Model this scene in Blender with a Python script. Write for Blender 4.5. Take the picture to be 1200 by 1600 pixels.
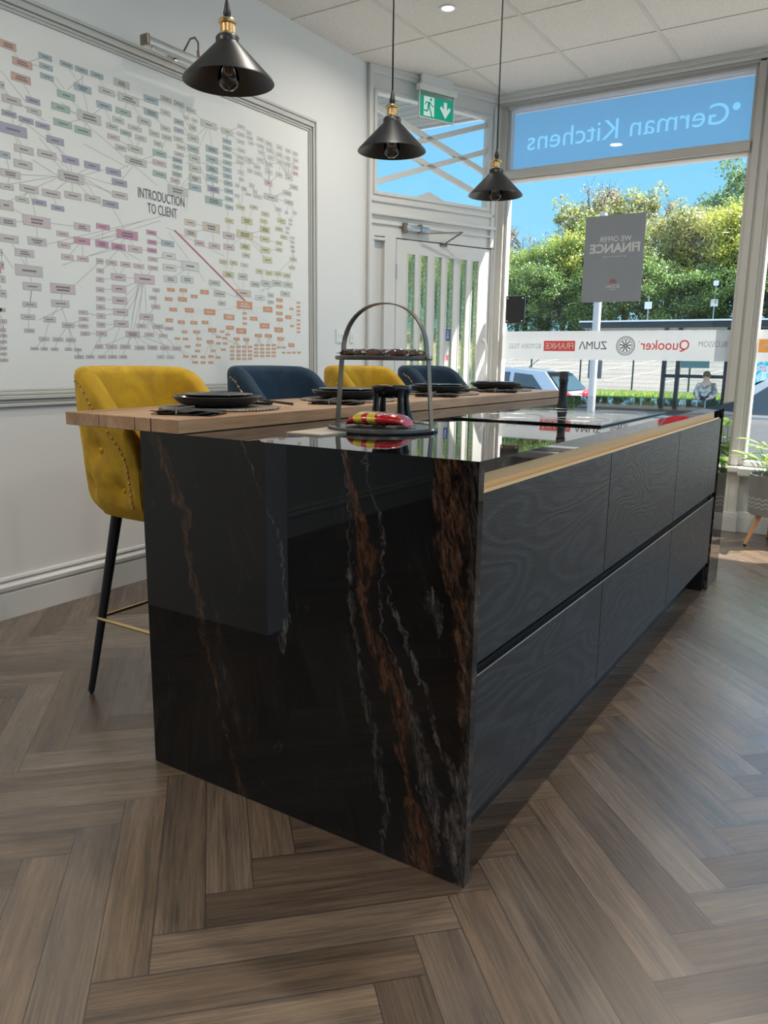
import bpy, bmesh, math, random
from mathutils import Vector, Matrix, noise
for o in list(bpy.data.objects): bpy.data.objects.remove(o)
S = bpy.context.scene
COL = S.collection
PI = math.pi
# ---------------- camera ----------------
cam_d = bpy.data.cameras.new('camera'); cam = bpy.data.objects.new('camera', cam_d); COL.objects.link(cam)
cam_d.sensor_fit = 'HORIZONTAL'; cam_d.sensor_width = 36.0; cam_d.lens = 36.0*1211.4/1200.0
cam_d.clip_start = .05; cam_d.clip_end = 500
_r = Vector((0.84155261,0.54002285,0.01282697)); _u = Vector((-0.11591235,0.15733908,0.98071848)); _w = Vector((-0.52759220,0.82681300,-0.19500443))
M = Matrix((( _r.x,_u.x,-_w.x,0.63922),( _r.y,_u.y,-_w.y,-1.33920),( _r.z,_u.z,-_w.z,1.11250),(0,0,0,1)))
cam.matrix_world = M
S.camera = cam
# ---------------- colour management ----------------
S.view_settings.view_transform = 'Standard'; S.view_settings.look = 'None'
S.view_settings.exposure = 0.52; S.view_settings.gamma = 1.0
S.view_settings.use_curve_mapping = False
# ---------------- world ----------------
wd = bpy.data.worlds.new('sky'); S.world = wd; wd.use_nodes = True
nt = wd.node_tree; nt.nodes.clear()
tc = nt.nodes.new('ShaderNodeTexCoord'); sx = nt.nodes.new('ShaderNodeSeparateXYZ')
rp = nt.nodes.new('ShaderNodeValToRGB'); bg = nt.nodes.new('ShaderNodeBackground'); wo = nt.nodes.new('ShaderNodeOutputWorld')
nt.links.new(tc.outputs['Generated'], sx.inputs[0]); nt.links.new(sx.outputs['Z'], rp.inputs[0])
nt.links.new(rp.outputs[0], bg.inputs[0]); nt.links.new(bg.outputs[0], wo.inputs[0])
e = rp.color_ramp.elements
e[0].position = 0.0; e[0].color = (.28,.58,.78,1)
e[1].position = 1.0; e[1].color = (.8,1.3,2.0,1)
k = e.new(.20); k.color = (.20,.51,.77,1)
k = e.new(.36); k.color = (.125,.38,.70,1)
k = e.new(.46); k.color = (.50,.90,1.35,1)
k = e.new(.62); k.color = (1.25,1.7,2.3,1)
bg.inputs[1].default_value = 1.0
# ---------------- sun ----------------
sd = bpy.data.lights.new('sun','SUN'); sd.energy = 14.0; sd.angle = .009; sd.color = (1,.95,.86)
so = bpy.data.objects.new('sun', sd); COL.objects.link(so)
so.rotation_euler = Vector((.56,.35,.84)).to_track_quat('Z','Y').to_euler(); so.location = (4,8,10)
DOWNLIGHT_W = 7.8

# ---------------- helpers ----------------
def new_mat(name):
    m = bpy.data.materials.new(name); m.use_nodes = True
    nt = m.node_tree; b = nt.nodes['Principled BSDF']
    return m, nt, b
def mat(name, col, rough=.5, metal=0.0, **kw):
    m, nt, b = new_mat(name)
    b.inputs['Base Color'].default_value = (*col, 1); b.inputs['Roughness'].default_value = rough
    b.inputs['Metallic'].default_value = metal
    for k, v in kw.items(): b.inputs[k.replace('_',' ')].default_value = v
    # a whisper of procedural variation in roughness
    n = nt.nodes.new('ShaderNodeTexNoise'); n.inputs['Scale'].default_value = 35
    mr = nt.nodes.new('ShaderNodeMapRange'); mr.inputs['To Min'].default_value = max(0,rough-.04); mr.inputs['To Max'].default_value = min(1,rough+.04)
    nt.links.new(n.outputs[0], mr.inputs[0]); nt.links.new(mr.outputs[0], b.inputs['Roughness'])
    return m
def srgb(r,g,b):
    f = lambda c: (c/255/12.92) if c/255 <= .04045 else ((c/255+.055)/1.055)**2.4
    return (f(r), f(g), f(b))
class N:
    """tiny node graph helper"""
    def __init__(s, m): s.nt = m.node_tree; s.b = s.nt.nodes.get('Principled BSDF')
    def n(s, t, ins=None, **props):
        x = s.nt.nodes.new('ShaderNode'+t)
        for k, v in props.items(): setattr(x, k, v)
        for k, v in (ins or {}).items(): s.set(x.inputs[k], v)
        return x
    def set(s, sock, v):
        if hasattr(v, 'links') or isinstance(v, bpy.types.NodeSocket): s.nt.links.new(v, sock)
        elif isinstance(v, bpy.types.Node): s.nt.links.new(v.outputs[0], sock)
        else: sock.default_value = v
    def m(s, op, a, b=0.0, c=0.0, clamp=False):
        x = s.nt.nodes.new('ShaderNodeMath'); x.operation = op; x.use_clamp = clamp
        s.set(x.inputs[0], a); s.set(x.inputs[1], b); s.set(x.inputs[2], c); return x.outputs[0]
    def mixc(s, f, a, b, bt='MIX'):
        x = s.nt.nodes.new('ShaderNodeMix'); x.data_type = 'RGBA'; x.blend_type = bt
        s.set(x.inputs[0], f); s.set(x.inputs[6], a); s.set(x.inputs[7], b); return x.outputs[2]
    def ramp(s, f, stops, interp='LINEAR'):
        x = s.nt.nodes.new('ShaderNodeValToRGB'); x.color_ramp.interpolation = interp
        el = x.color_ramp.elements
        while len(el) < len(stops): el.new(.5)
        for i, (p, c) in enumerate(stops):
            el[i].position = p; el[i].color = (*c, 1) if len(c) == 3 else c
        s.set(x.inputs[0], f); return x.outputs[0]
class MB:
    def __init__(s): s.bm = bmesh.new(); s.mi = 0
    def _mark(s, faces):
        for f in faces: f.material_index = s.mi
    def box(s, x0,x1,y0,y1,z0,z1, bev=0.0, seg=2, M=None):
        vs = [s.bm.verts.new((x,y,z)) for x in (x0,x1) for y in (y0,y1) for z in (z0,z1)]
        q = [(0,1,3,2),(4,6,7,5),(0,4,5,1),(2,3,7,6),(0,2,6,4),(1,5,7,3)]
        fs = [s.bm.faces.new([vs[i] for i in f]) for f in q]
        s._mark(fs)
        if bev > 0:
            es = list({e for f in fs for e in f.edges})
            r = bmesh.ops.bevel(s.bm, geom=es+vs, offset=bev, segments=seg, profile=.5, affect='EDGES')
            s._mark(r['faces']); vs = list({v for f in r['faces'] for v in f.verts} | {v for v in vs if v.is_valid})
        if M is not None: bmesh.ops.transform(s.bm, matrix=M, verts=[v for v in vs if v.is_valid])
        return s
    def obox(s, a, b, w, h, up=(0,0,1), bev=0.0):
        """bar from a to b, width w, height h"""
        a = Vector(a); b = Vector(b); d = b-a; L = d.length; d.normalize(); up = Vector(up)
        sd = d.cross(up).normalized(); up = sd.cross(d).normalized()
        Mx = Matrix(((d.x,sd.x,up.x,a.x),(d.y,sd.y,up.y,a.y),(d.z,sd.z,up.z,a.z),(0,0,0,1)))
        return s.box(0,L,-w/2,w/2,-h/2,h/2, bev=bev, M=Mx)
    def tube(s, pts, rad, seg=10, cap=True, closed=False):
        pts = [Vector(p) for p in pts]; n = len(pts)
        rads = rad if isinstance(rad, (list,tuple)) else [rad]*n
        rings = []; prev = None
        for i, p in enumerate(pts):
            if closed: t = (pts[(i+1)%n]-pts[i-1]).normalized()
            else: t = (pts[min(i+1,n-1)]-pts[max(i-1,0)]).normalized()
            if prev is None:
                a = Vector((0,0,1)) if abs(t.z) < .9 else Vector((1,0,0))
                nx = t.cross(a).normalized()
            else: nx = (prev - t*prev.dot(t)).normalized()
            prev = nx; ny = t.cross(nx)
            rings.append([s.bm.verts.new(p+(nx*math.cos(2*PI*k/seg)+ny*math.sin(2*PI*k/seg))*rads[i]) for k in range(seg)])
        fs = []
        m = n if closed else n-1
        for i in range(m):
            A = rings[i]; B = rings[(i+1)%n]
            for k in range(seg): fs.append(s.bm.faces.new((A[k],A[(k+1)%seg],B[(k+1)%seg],B[k])))
        if cap and not closed:
            fs.append(s.bm.faces.new(rings[0][::-1])); fs.append(s.bm.faces.new(rings[-1]))
        s._mark(fs); return s
    def lathe(s, prof, seg=40, c=(0,0,0), capb=False, capt=False):
        rings = []
        for r, z in prof: rings.append([s.bm.verts.new((c[0]+r*math.cos(2*PI*k/seg), c[1]+r*math.sin(2*PI*k/seg), c[2]+z)) for k in range(seg)])
        fs = []
        for A, B in zip(rings, rings[1:]):
            for k in range(seg): fs.append(s.bm.faces.new((A[k],A[(k+1)%seg],B[(k+1)%seg],B[k])))
        if capb: fs.append(s.bm.faces.new(rings[0][::-1]))
        if capt: fs.append(s.bm.faces.new(rings[-1]))
        s._mark(fs); return s
    def poly(s, pts):
        f = s.bm.faces.new([s.bm.verts.new(p) for p in pts]); s._mark([f]); return s
    def prism(s, pts, ext):
        """closed polygon extruded by vector"""
        ext = Vector(ext); A = [s.bm.verts.new(p) for p in pts]; B = [s.bm.verts.new(Vector(p)+ext) for p in pts]
        n = len(A); fs = [s.bm.faces.new(A[::-1]), s.bm.faces.new(B)]
        for i in range(n): fs.append(s.bm.faces.new((A[i],A[(i+1)%n],B[(i+1)%n],B[i])))
        s._mark(fs); return s
    def sphere(s, c, r, u=12, v=8, sc=(1,1,1)):
        x = bmesh.ops.create_uvsphere(s.bm, u_segments=u, v_segments=v, radius=r, matrix=Matrix.Translation(c) @ Matrix.Diagonal((*sc,1)))
        s._mark({f for vv in x['verts'] for f in vv.link_faces}); return s
    def grid(s, P):
        """P[i][j] points"""
        V = [[s.bm.verts.new(p) for p in row] for row in P]; fs = []
        for a, b in zip(V, V[1:]):
            for j in range(len(a)-1): fs.append(s.bm.faces.new((a[j],a[j+1],b[j+1],b[j])))
        s._mark(fs); return V
    def xf(s, Mx): bmesh.ops.transform(s.bm, matrix=Mx, verts=s.bm.verts[:]); return s
    def out(s, name, mats, parent=None, smooth=None, normals=True):
        if normals: bmesh.ops.recalc_face_normals(s.bm, faces=s.bm.faces[:])
        me = bpy.data.meshes.new(name); s.bm.to_mesh(me); s.bm.free()
        for m in (mats if isinstance(mats,(list,tuple)) else [mats]): me.materials.append(m)
        o = bpy.data.objects.new(name, me); COL.objects.link(o)
        if parent: o.parent = parent
        if smooth is not None:
            for p in me.polygons: p.use_smooth = True
            if smooth < 180: me.set_sharp_from_angle(angle=math.radians(smooth))
        return o
def thing(name, label, cat, loc=(0,0,0), rz=0, group=None):
    o = bpy.data.objects.new(name, None); COL.objects.link(o); o.empty_display_size = .1
    o.location = loc; o.rotation_euler = (0,0,rz); o['label'] = label; o['category'] = cat
    if group: o['group'] = group
    return o
def tag(o, label, cat, group=None, kind=None):
    o['label'] = label; o['category'] = cat
    if group: o['group'] = group
    if kind: o['kind'] = kind
    return o
def struct(o): o['kind'] = 'structure'; return o
def kids(o): return [c for c in bpy.data.objects if c.parent == o]
def copy_tree(o, parent=None):
    c = o.copy(); COL.objects.link(c)
    if parent is not None: c.parent = parent
    for ch in kids(o): copy_tree(ch, c)
    return c
def subd(o, lv=1):
    m = o.modifiers.new('sub','SUBSURF'); m.levels = lv; m.render_levels = lv; return o
def text_mesh(body, size, align='LEFT', offset=0.0, spacing=1.0, ext=0.0, sx=1.0):
    cu = bpy.data.curves.new('t','FONT'); cu.body = body; cu.size = size; cu.align_x = align
    cu.offset = offset; cu.space_character = spacing; cu.extrude = ext; cu.resolution_u = 3
    o = bpy.data.objects.new('t', cu); COL.objects.link(o)
    dg = bpy.context.evaluated_depsgraph_get(); dg.update()
    me = bpy.data.meshes.new_from_object(o.evaluated_get(dg)); bpy.data.objects.remove(o)
    if sx != 1.0:
        for v in me.vertices: v.co.x *= sx
    return me
def fit_text(body, width, height=None, offset=0.0):
    """text mesh scaled so its bounding box is width (and height) with the lower-left corner at 0"""
    me = text_mesh(body, 1.0, offset=offset)
    xs = [v.co.x for v in me.vertices]; ys = [v.co.y for v in me.vertices]
    w = max(xs)-min(xs); h = max(ys)-min(ys); sx = width/w; sy = (height/h) if height else sx
    for v in me.vertices: v.co.x = (v.co.x-min(xs))*sx; v.co.y = (v.co.y-min(ys))*sy; v.co.z = 0
    return me
def put_mesh(name, me, m, Mx, parent=None):
    me.transform(Mx); me.materials.clear(); me.materials.append(m)
    o = bpy.data.objects.new(name, me); COL.objects.link(o)
    if parent: o.parent = parent
    return o
def M_out(x, y, z):   # lettering facing out of the window (reads mirrored from inside); origin = its left edge as read outside
    return Matrix(((-1,0,0,x),(0,0,1,y),(0,1,0,z),(0,0,0,1)))
def M_left(y, z, x):  # lettering on the left wall, facing +X
    return Matrix(((0,0,1,x),(1,0,0,y),(0,1,0,z),(0,0,0,1)))
# ---------------- materials ----------------
def wall_paint(name, col, rough=.62, bump=.02):
    m, nt, b = new_mat(name); g = N(m)
    n1 = g.n('TexNoise', {'Scale':1.6,'Detail':3}); n2 = g.n('TexNoise', {'Scale':180,'Detail':2})
    c = g.mixc(g.m('MULTIPLY', n1.outputs[0], .35), (*col,1), (col[0]*.9,col[1]*.9,col[2]*.9,1))
    g.set(b.inputs['Base Color'], c); b.inputs['Roughness'].default_value = rough
    bp = g.n('Bump', {'Strength':bump,'Distance':.01,'Height':n2.outputs[0]}); g.set(b.inputs['Normal'], bp.outputs[0])
    return m
M_wall = wall_paint('wall_white_paint', (.82,.81,.79))
M_trim = wall_paint('white_gloss_trim', (.80,.79,.77), .32, .004)
M_frame = wall_paint('painted_shopfront_timber', (.74,.725,.70), .38, .01)
M_frame_shaded = wall_paint('shaded_frame_paint', (.55,.535,.505), .4, .01)  # darker copy of the timber paint; the frames' backlit shade put into the colour
M_mould = wall_paint('grey_panel_moulding', (.60,.585,.55), .45, .01)
M_dark_wall = wall_paint('charcoal_wall', (.012,.012,.014), .5)
def ceil_mat():
    m, nt, b = new_mat('mineral_tile'); g = N(m)
    tc = g.n('TexCoord'); n = g.n('TexNoise', {'Vector':tc.outputs['Object'],'Scale':150,'Detail':3}); v = g.n('TexVoronoi', {'Vector':tc.outputs['Object'],'Scale':220})
    f = g.m('MULTIPLY', n.outputs[0], v.outputs[0])
    c = g.ramp(f, [(.05,(.55,.53,.50)),(.22,(.78,.755,.71)),(.5,(.84,.82,.77))]); g.set(b.inputs['Base Color'], c)
    b.inputs['Roughness'].default_value = .9
    bp = g.n('Bump', {'Strength':.25,'Distance':.004,'Height':f}); g.set(b.inputs['Normal'], bp.outputs[0]); return m
M_ceil = ceil_mat()
M_black = mat('black_satin', (.012,.013,.016), .38)
M_blackm = mat('black_metal', (.018,.02,.024), .42, .3)
M_dark = mat('dark_shadow_gap', (.01,.01,.011), .7)
M_gold = mat('polished_gold', (.83,.60,.28), .22, 1.0)
M_brass = mat('aged_brass', (.62,.42,.20), .3, 1.0)
M_chrome = mat('chrome', (.75,.75,.75), .2, 1.0)
M_steel = mat('brushed_steel', (.55,.55,.55), .35, 1.0)
M_bronze = mat('antique_bronze', (.25,.21,.17), .35, .9)
M_white = mat('white_plastic', (.82,.82,.80), .35)
M_clearplastic = None
def glass_mat(name, tint=(1,1,1), refl=.08, rough=.0):
    m = bpy.data.materials.new(name); m.use_nodes = True; nt = m.node_tree; nt.nodes.clear(); g = N(m)
    t = g.n('BsdfTransparent', {'Color':(*tint,1)}); gl = g.n('BsdfGlossy', {'Roughness':rough,'Color':(1,1,1,1)})
    f = g.n('Fresnel', {'IOR':1.45}); mx = g.n('MixShader', {0:f.outputs[0],1:t.outputs[0],2:gl.outputs[0]})
    o = g.n('OutputMaterial'); nt.links.new(mx.outputs[0], o.inputs[0]); return m
M_glass = glass_mat('window_glass', (.97,.99,.985))
def film_mat(name, col, tr, trans=.5):
    """see-through printed film: part clear, part translucent print"""
    m = bpy.data.materials.new(name); m.use_nodes = True; nt = m.node_tree; nt.nodes.clear(); g = N(m)
    t = g.n('BsdfTransparent', {'Color':(1,1,1,1)}); d = g.n('BsdfDiffuse', {'Color':(*col,1)}); tl = g.n('BsdfTranslucent', {'Color':(*col,1)})
    a = g.n('MixShader', {0:trans,1:d.outputs[0],2:tl.outputs[0]}); b = g.n('MixShader', {0:tr,1:a.outputs[0],2:t.outputs[0]})
    o = g.n('OutputMaterial'); nt.links.new(b.outputs[0], o.inputs[0]); return m
# ---------------- floor ----------------
FX0, FX1, FY0, FY1 = -2.42, 2.75, -4.2, 4.30
def floor_mat():
    m, nt, b = new_mat('oak_herringbone'); g = N(m)
    uv = g.n('UVMap', uv_map='plank'); ed = g.n('UVMap', uv_map='edge'); at = g.n('Attribute', attribute_name='tone')
    sp = g.n('SeparateXYZ', {0:uv.outputs[0]}); rn = at.outputs['Fac']
    off = g.m('MULTIPLY', rn, 37.0)
    v = g.n('CombineXYZ', {0:g.m('MULTIPLY',sp.outputs[0],1.0), 1:g.m('MULTIPLY',sp.outputs[1],13.0), 2:off})
    n1 = g.n('TexNoise', {'Vector':v.outputs[0],'Scale':2.2,'Detail':5,'Roughness':.6,'Distortion':.6})
    v2 = g.n('CombineXYZ', {0:g.m('MULTIPLY',sp.outputs[0],6.0), 1:g.m('MULTIPLY',sp.outputs[1],190.0), 2:off})
    n2 = g.n('TexNoise', {'Vector':v2.outputs[0],'Scale':1.0,'Detail':3,'Roughness':.7})
    v3 = g.n('CombineXYZ', {0:g.m('MULTIPLY',sp.outputs[0],2.5), 1:g.m('MULTIPLY',sp.outputs[1],6.0), 2:off})
    n3 = g.n('TexNoise', {'Vector':v3.outputs[0],'Scale':1.0,'Detail':2})
    base = g.ramp(rn, [(0,(.080,.052,.033)),(.25,(.125,.082,.049)),(.5,(.155,.109,.074)),(.7,(.098,.069,.048)),(.85,(.145,.092,.053)),(1,(.175,.124,.082))])
    gr = g.m('ADD', g.m('MULTIPLY', n1.outputs[0], .75), g.m('MULTIPLY', n2.outputs[0], .55))
    c = g.mixc(1.0, base, g.ramp(gr, [(.42,(.30,.28,.28)),(.54,(.70,.68,.68)),(.68,(1.08,1.06,1.04)),(.84,(1.5,1.48,1.45))]), 'MULTIPLY')
    kn = g.m('GREATER_THAN', n3.outputs[0], .66); c = g.mixc(g.m('MULTIPLY', kn, .25), c, (.05,.035,.028,1))
    es = g.n('SeparateXYZ', {0:ed.outputs[0]})
    e1 = g.m('MINIMUM', g.m('MINIMUM', es.outputs[0], g.m('SUBTRACT', .6, es.outputs[0])), g.m('MINIMUM', es.outputs[1], g.m('SUBTRACT', .1, es.outputs[1])))
    gap = g.m('LESS_THAN', e1, .0013)
    c = g.mixc(g.m('MULTIPLY', gap, .82), c, (.012,.009,.008,1)); g.set(b.inputs['Base Color'], c)
    g.set(b.inputs['Roughness'], g.m('ADD', .30, g.m('MULTIPLY', n2.outputs[0], .16)))
    b.inputs['Specular IOR Level'].default_value = 1.0; g.set(b.inputs['Coat Weight'], g.m('ADD', .30, g.m('MULTIPLY', rn, .45))); g.set(b.inputs['Coat Roughness'], g.m('ADD', .20, g.m('MULTIPLY', n2.outputs[0], .14))); b.inputs['Coat IOR'].default_value = 1.7
    h = g.m('SUBTRACT', g.m('MULTIPLY', n2.outputs[0], .5), g.m('MULTIPLY', gap, 1.5))
    bp = g.n('Bump', {'Strength':.35,'Distance':.0015,'Height':h}); g.set(b.inputs['Normal'], bp.outputs[0]); return m
def build_floor():
    bm = bmesh.new(); uvp = bm.loops.layers.uv.new('plank'); uve = bm.loops.layers.uv.new('edge'); tone = bm.faces.layers.float.new('tone')
    rnd = random.Random(5); w = .1; n = 6; L = .6; x0 = .051; y0 = .033; r2 = math.sqrt(2)
    def world(u, v): return (x0+(u-v)/r2, y0-(u+v)/r2)
    rng = range(-90, 90)
    def plank(u0, u1, v0, v1, along_u):
        P = [world(u0,v0),world(u1,v0),world(u1,v1),world(u0,v1)]
        if max(p[0] for p in P) < FX0 or min(p[0] for p in P) > FX1 or max(p[1] for p in P) < FY0 or min(p[1] for p in P) > FY1: return
        f = bm.faces.new([bm.verts.new((*p,0)) for p in P]); t = rnd.random(); f[tone] = t; ox = rnd.random()*20
        loc = [(0,0),(L,0),(L,w),(0,w)] if along_u else [(0,0),(0,w),(L,w),(L,0)]
        for lp, q in zip(f.loops, loc): lp[uvp].uv = (q[0]+ox, q[1]); lp[uve].uv = q
    for i in rng:
        for k in range(-14, 15):
            j = i + 12*k
            plank(j*w, (j+n)*w, i*w, (i+1)*w, True)
            # column j, rows with (j-i) mod 12 in [6,12)
        for k in range(-14, 15):
            ii = i - 12*k - 11   # rows ii..ii+5 for column i : (i-ii) in 6..11
            plank(i*w, (i+1)*w, ii*w, (ii+n)*w, False)
    for co, no in (((FX0,0,0),(-1,0,0)),((FX1,0,0),(1,0,0)),((0,FY0,0),(0,-1,0)),((0,FY1,0),(0,1,0))):
        bmesh.ops.bisect_plane(bm, geom=bm.verts[:]+bm.edges[:]+bm.faces[:], plane_co=co, plane_no=no, clear_outer=True)
    for f in bm.faces:
        if f.normal.z < 0: f.normal_flip()
    me = bpy.data.meshes.new('floor'); bm.to_mesh(me); bm.free(); me.materials.append(floor_mat())
    o = bpy.data.objects.new('floor', me); COL.objects.link(o); struct(o)
    sl = MB().box(FX0-.1,FX1+.1,FY0-.1,FY1+.1,-.12,-.002); sb = sl.out('slab', M_dark, o)
build_floor()
# ---------------- shell ----------------
CZ = 2.97; WX = -2.42
A2 = Vector((-2.42,3.19)); B2 = Vector((-1.96,4.26)); dd = (B2-A2).normalized(); nn = Vector((dd.y,-dd.x))
DL = (B2-A2).length
# door-wall frame: local x along the wall, local y INTO the room (towards the camera side), z up
DM = Matrix(((dd.x, nn.x, 0, A2.x),(dd.y, nn.y, 0, A2.y),(0,0,1,0),(0,0,0,1)))
w_ = MB(); w_.box(WX-.12,WX,-4.3,3.19,0,CZ+.1); struct(w_.out('wall_left', M_wall))
w_ = MB(); w_.box(FX1,FX1+.1,-4.3,-3.6,0,CZ+.1); w_.box(FX1,FX1+.1,-3.6,4.0,0,.42); w_.box(FX1,FX1+.1,-3.6,4.0,2.85,CZ+.1); w_.box(FX1,FX1+.1,4.0,4.36,0,CZ+.1); struct(w_.out('wall_right', M_wall))
w_ = MB()  # glazing added to the unseen right wall to bring in more daylight
for y_ in (-3.6,-1.7,.2,2.07,3.94): w_.box(FX1+.01,FX1+.09,y_,y_+.06,.42,2.85,bev=.005)
w_.box(FX1+.01,FX1+.09,-3.6,4.0,.42,.49,bev=.005); w_.box(FX1+.01,FX1+.09,-3.6,4.0,2.79,2.85,bev=.005); w4 = struct(w_.out('added_daylight_window', M_frame))
w_ = MB(); w_.poly([(FX1+.05,-3.58,.45),(FX1+.05,3.98,.45),(FX1+.05,3.98,2.83),(FX1+.05,-3.58,2.83)]); w_.out('pane', M_glass, w4, normals=False)
w_ = MB(); w_.box(WX,FX1,-4.3,-4.2,0,CZ+.1); struct(w_.out('wall_back', M_dark_wall))
w_ = MB(); w_.box(WX,-1.36,-1.06,-.93,0,CZ); struct(w_.out('added_reflection_wall', M_wall))  # unseen white stub added to give a pale reflection in the island end
c_ = MB(); c_.box(WX-.1,FX1+.1,-4.3,4.34,CZ,CZ+.08); ce = struct(c_.out('ceiling', M_ceil))
g_ = MB()
for k in range(-1, 9):
    x = -1.888+.594*k
    if x > WX: g_.box(x-.012,x+.012,-4.2,4.16,CZ-.004,CZ+.002)
for k in range(-12, 2):
    y = 3.615 + .6*(k)
    if y > -4.2: g_.box(WX,FX1,y-.0025,y+.0025,CZ-.0035,CZ+.002)
M_grid = mat('ceiling_grid_bar', (.66,.64,.60), .5)
struct(g_.out('ceiling_grid', M_grid, ce))
# baseboard left (moulded)
def profile_extrude(mb, prof, y0, y1, x=WX):
    mb.prism([(x+a, y0, z) for a, z in prof], (0,y1-y0,0))
bb = [(0,0),(.020,0),(.020,.108),(.014,.112),(.014,.120),(.024,.124),(.026,.140),(.018,.150),(.012,.154),(.012,.162),(.018,.166),(.014,.176),(0,.178)]
b_ = MB(); profile_extrude(b_, bb, -4.2, 3.17); struct(b_.out('baseboard_left', M_trim, smooth=40))
# cornice over the window wall
t_ = MB(); t_.box(-1.97,FX1,4.165,4.26,CZ-.028,CZ); t_.box(-1.97,FX1,4.185,4.26,CZ-.048,CZ-.028,bev=.004)
struct(t_.out('trim_1', M_frame))
# ---------------- window wall (y = 4.26) ----------------
WY = 4.26
def frame_rect(mb, x0,x1,z0,z1,t,y0,y1,bev=.006, bt=None, bb_=None):
    bt = t if bt is None else bt; bb_ = t if bb_ is None else bb_
    mb.box(x0,x0+t,y0,y1,z0,z1,bev=bev); mb.box(x1-t,x1,y0,y1,z0,z1,bev=bev)
    mb.box(x0+t,x1-t,y0,y1,z1-bt,z1,bev=bev); mb.box(x0+t,x1-t,y0,y1,z0,z0+bb_,bev=bev)
win = MB()
# left jamb, head, transom rail, grooved centre mullion, sill
win.box(-1.965,-1.908,4.245,4.34,.44,CZ-.045,bev=.004); win.box(-1.912,-1.885,4.270,4.34,.46,2.92,bev=.003)
win.box(-1.965,-.09,4.215,4.34,2.905,CZ-.045,bev=.005); win.box(-1.9,-.25,4.235,4.34,2.885,2.915,bev=.003)
win.box(-1.908,-.25,4.205,4.34,2.405,2.455,bev=.006); win.box(-1.9,-.25,4.225,4.34,2.392,2.47,bev=.006)
for a,b,y in ((-.262,-.236,4.24),(-.238,-.196,4.215),(-.197,-.180,4.228),(-.181,-.136,4.215),(-.137,-.112,4.24)):
    win.box(a,b,y,4.34,.44,CZ-.045,bev=.004)
win.box(-1.9,-.25,4.225,4.34,.44,.50,bev=.006)
wf = win.out('window_1', M_frame_shaded); struct(wf)
gl = MB(); gl.poly([(-1.89,4.285,2.46),(-.25,4.285,2.46),(-.25,4.285,2.9),(-1.89,4.285,2.9)]); gl.out('transom_pane', M_glass, wf, normals=False)
gl = MB(); gl.poly([(-1.89,4.285,.49),(-.25,4.285,.49),(-.25,4.285,2.4),(-1.89,4.285,2.4)]); gl.out('main_pane', M_glass, wf, normals=False)
win = MB()
win.box(-.112,-.098,4.235,4.34,.44,CZ-.045,bev=.003)
win.box(-.112,1.75,4.215,4.34,2.905,CZ-.045,bev=.005); win.box(-.1,1.7,4.205,4.34,2.405,2.455,bev=.006)
win.box(1.66,1.75,4.215,4.34,.44,CZ-.045,bev=.005)
win.box(-.1,1.7,4.225,4.34,.44,.472,bev=.006)
wf2 = struct(win.out('window_2', M_frame_shaded))
gl = MB(); gl.poly([(-.1,4.285,.46),(1.68,4.285,.46),(1.68,4.285,2.92),(-.1,4.285,2.92)]); gl.out('pane', M_glass, wf2, normals=False)
fw = MB(); fw.box(-1.965,FX1,4.235,4.36,0,.44); fw.box(1.75,FX1,4.235,4.36,.44,CZ)
fw.box(-.262,-.112,4.200,4.25,.0,.44,bev=.004); fw.box(-.175,-.171,4.197,4.236,.12,.44)
struct(fw.out('wall_front', M_frame))
sl = MB(); sl.box(-1.96,-.1,4.15,4.26,.405,.44,bev=.006); sl.box(-.12,1.75,4.13,4.26,.385,.438,bev=.008); struct(sl.out('window_sill', M_trim))
bs = MB()
bs.box(-1.96,FX1,4.205,4.24,0,.105,bev=.003); bs.box(-1.96,FX1,4.21,4.24,.105,.118,bev=.003); bs.box(-1.96,FX1,4.218,4.24,.118,.135,bev=.004)
bs.box(-.272,-.10,4.178,4.22,.0,.105,bev=.003); bs.box(-.272,-.10,4.186,4.22,.105,.130,bev=.003); struct(bs.out('baseboard_front', M_trim))
# ---------------- door wall ----------------
dwl = MB()
T0 = -.07
dwl.box(0,DL+.005,T0,.0,2.83,CZ)                    # above transom
dwl.box(0,.066,T0,.0,0,2.83); dwl.box(1.06,DL+.02,T0,.0,1.925,2.83)
dwl.box(.066,1.06,T0,.0,2.05,2.19)                  # header between transom and door
dwl.box(.066,1.12,T0,.0,1.925,2.05)
dwl.box(.066,.150,T0,-.035,0,1.925); dwl.box(.0,.045,-.0,.012,0,1.90,bev=.003); dwl.box(.150,.244,T0,.0,0,1.925); dwl.box(1.115,DL+.02,T0,.0,0,1.925)
dwl.box(.03,.155,-.01,.008,1.895,1.915,bev=.003)
# mouldings
dwl.box(0,.022,0,.035,0,CZ,bev=.005)
dwl.box(0.02,1.14,0,.02,2.925,CZ,bev=.004); dwl.box(0.02,1.14,0,.035,2.95,CZ,bev=.004)
dwl.box(.022,1.13,0,.028,2.055,2.075,bev=.004); dwl.box(.022,1.13,0,.014,2.14,2.165,bev=.003)
dwl.box(.022,1.13,0,.016,2.0,2.012,bev=.003)
dwl.box(1.135,DL,0,.012,0,CZ-.05,bev=.004); dwl.box(1.09,1.128,0,.014,1.93,2.9,bev=.003)
dwl.xf(DM); dwall = struct(dwl.out('wall_entrance', M_frame))
tw = MB(); frame_rect(tw,.052,1.07,2.185,2.835,.022,-.05,.012,.004)
tw.xf(DM); w3 = struct(tw.out('window_3', M_frame))
def dbar(name, p0, p1, w=.036):
    mb = MB(); mb.obox((p0[0],-.03,p0[1]),(p1[0],-.03,p1[1]),.03,w,up=(0,0,1),bev=.003); mb.xf(DM); return mb.out(name, M_frame, w3)
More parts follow.
